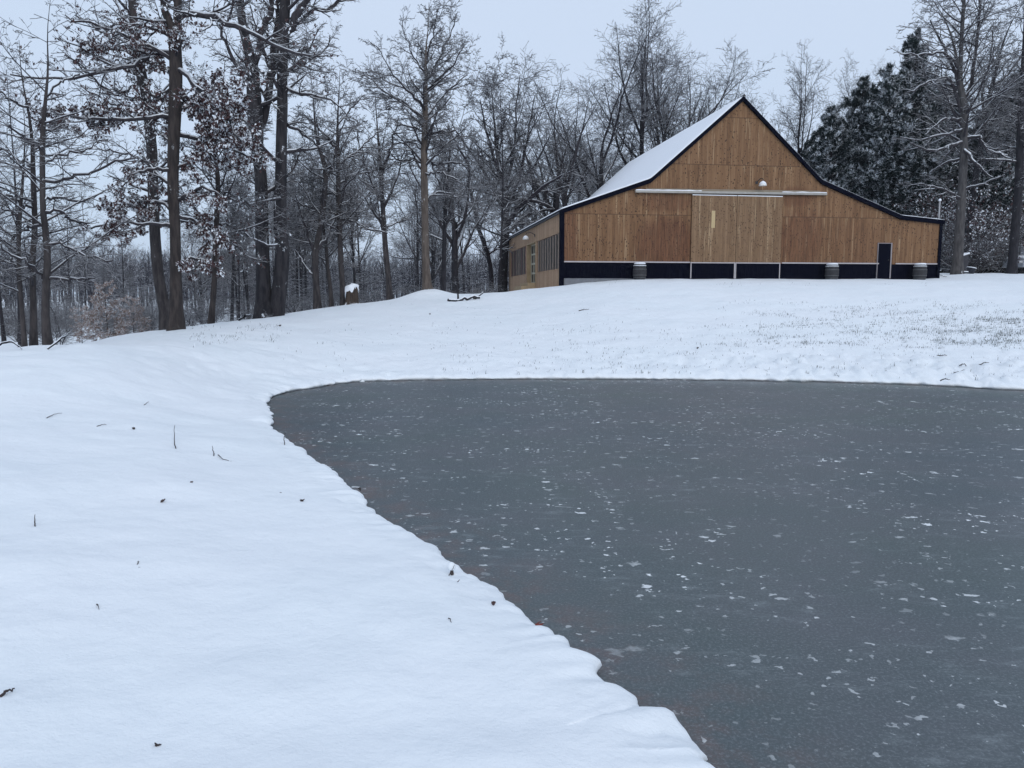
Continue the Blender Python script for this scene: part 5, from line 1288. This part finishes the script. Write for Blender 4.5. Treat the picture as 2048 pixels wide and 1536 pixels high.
def truck():
    Y = 53.0; p = at(2062, 549, Y); p[2] = g1(p[0], p[1])
    e = empty('parked_truck', p, 'snow-covered pale utility truck half hidden by the thick dark trunk at the right edge', 'truck', None, R(12))
    M_PAINT = mat_plain('pale_truck_paint', (.32, .34, .38), .35, var=.15, snow=True)
    m = MB(); m.prism([(-1.55, .42), (1.6, .42), (1.6, 1.12), (.2, 1.12), (.05, 1.75), (-.55, 1.8), (-.9, 1.15), (-1.5, 1.02)], -.85, .85); m.build('body', M_PAINT, e, bevel=.05)
    m = MB(); m.prism([(-.82, 1.16), (-.35, 1.16), (-.35, 1.66), (-.54, 1.68)], -.865, -.852); m.prism([(-.28, 1.16), (.02, 1.16), (.0, 1.64), (-.28, 1.66)], -.865, -.852); m.build('side_window', M_GLASS, e)
    m = MB(); m.prism([(-1.5, 1.03), (-.92, 1.16), (-.92, 1.24), (-1.5, 1.10)], -.8, .8); m.prism([(-.5, 1.81), (.02, 1.76), (.02, 1.86), (-.48, 1.9)], -.8, .8); m.build('snow_cover', M_ROOFSNOW, e, bevel=.02)
    for x in (-1.0, 1.05):
        for y in (-.84, .66):
            w = MB(); V = []; n = 24
            w.lathe([(.14, 0), (.33, .0), (.35, .03), (.35, .17), (.33, .2), (.14, .2)], (0, 0, 0), n); o = w.build('wheel', M_BLACK, e, True); o.location = (x, y+.2, .34); o.rotation_euler = (math.pi/2, 0, 0)
    m = MB(); m.box(-1.56, -1.5, -.75, -.5, .7, .85); m.build('headlight', M_WHITE, e)
truck()

# ------------------------------------------------------------------ air, sky, light
def haze():
    m = bpy.data.materials.new('winter_air'); m.use_nodes = True; nt = m.node_tree; nt.nodes.clear()
    out = nt.nodes.new('ShaderNodeOutputMaterial'); v = nt.nodes.new('ShaderNodeVolumePrincipled'); v.inputs['Color'].default_value = (.86, .92, 1, 1); v.inputs['Density'].default_value = HAZE; v.inputs['Anisotropy'].default_value = .2
    nt.links.new(v.outputs[0], out.inputs['Volume'])
    b = MB(); b.box(-950, 950, -950, 950, -13, 42); o = b.build('haze', m, None, kind='stuff')
HAZE = .00025
if HAZE: haze()
w = bpy.data.worlds.new('World'); sc.world = w; w.use_nodes = True; nt = w.node_tree; nt.nodes.clear(); g = NG(nt)
out = g.n('ShaderNodeOutputWorld'); bg = g.n('ShaderNodeBackground'); g.l(bg.outputs[0], out.inputs[0])
SUN_EL, SUN_AZ = R(28), R(165)
sky = g.n('ShaderNodeTexSky', sky_type='NISHITA'); sky.sun_disc = False; sky.sun_elevation = SUN_EL; sky.sun_rotation = SUN_AZ; sky.air_density = 1.2; sky.dust_density = 3; sky.altitude = 200
tc = g.coord('Generated')
cl = g.noise(g.scale(tc, (1, 1, 1.6)), 1.6, 3, .5)
cloud = g.mix(g.ramp(cl, .35, .65), (6.75, 8.35, 10.5), (7.2, 8.5, 10.6))
zz = g.sep(tc)[2]
cloud = g.mix(g.ramp(zz, .1, .95), cloud, (7.6, 8.7, 10.6))
col = g.mix(.92, sky.outputs[0], cloud)
g.sock(bg.inputs['Color'], col); bg.inputs['Strength'].default_value = .09
sd = bpy.data.lights.new('sun', 'SUN'); sd.energy = 1.0; sd.angle = R(40); sd.color = (1, .97, .93)
so = bpy.data.objects.new('sun', sd); COL.objects.link(so)
dirv = Vector((math.sin(SUN_AZ)*math.cos(SUN_EL), math.cos(SUN_AZ)*math.cos(SUN_EL), math.sin(SUN_EL))); so.rotation_euler = dirv.to_track_quat('Z', 'Y').to_euler()
sc.view_settings.view_transform = 'Standard'; sc.view_settings.look = 'None'; sc.view_settings.exposure = 0; sc.view_settings.gamma = 1
sc.cycles.max_bounces = 6; sc.cycles.diffuse_bounces = 3; sc.cycles.volume_bounces = 0; sc.cycles.use_denoising = True
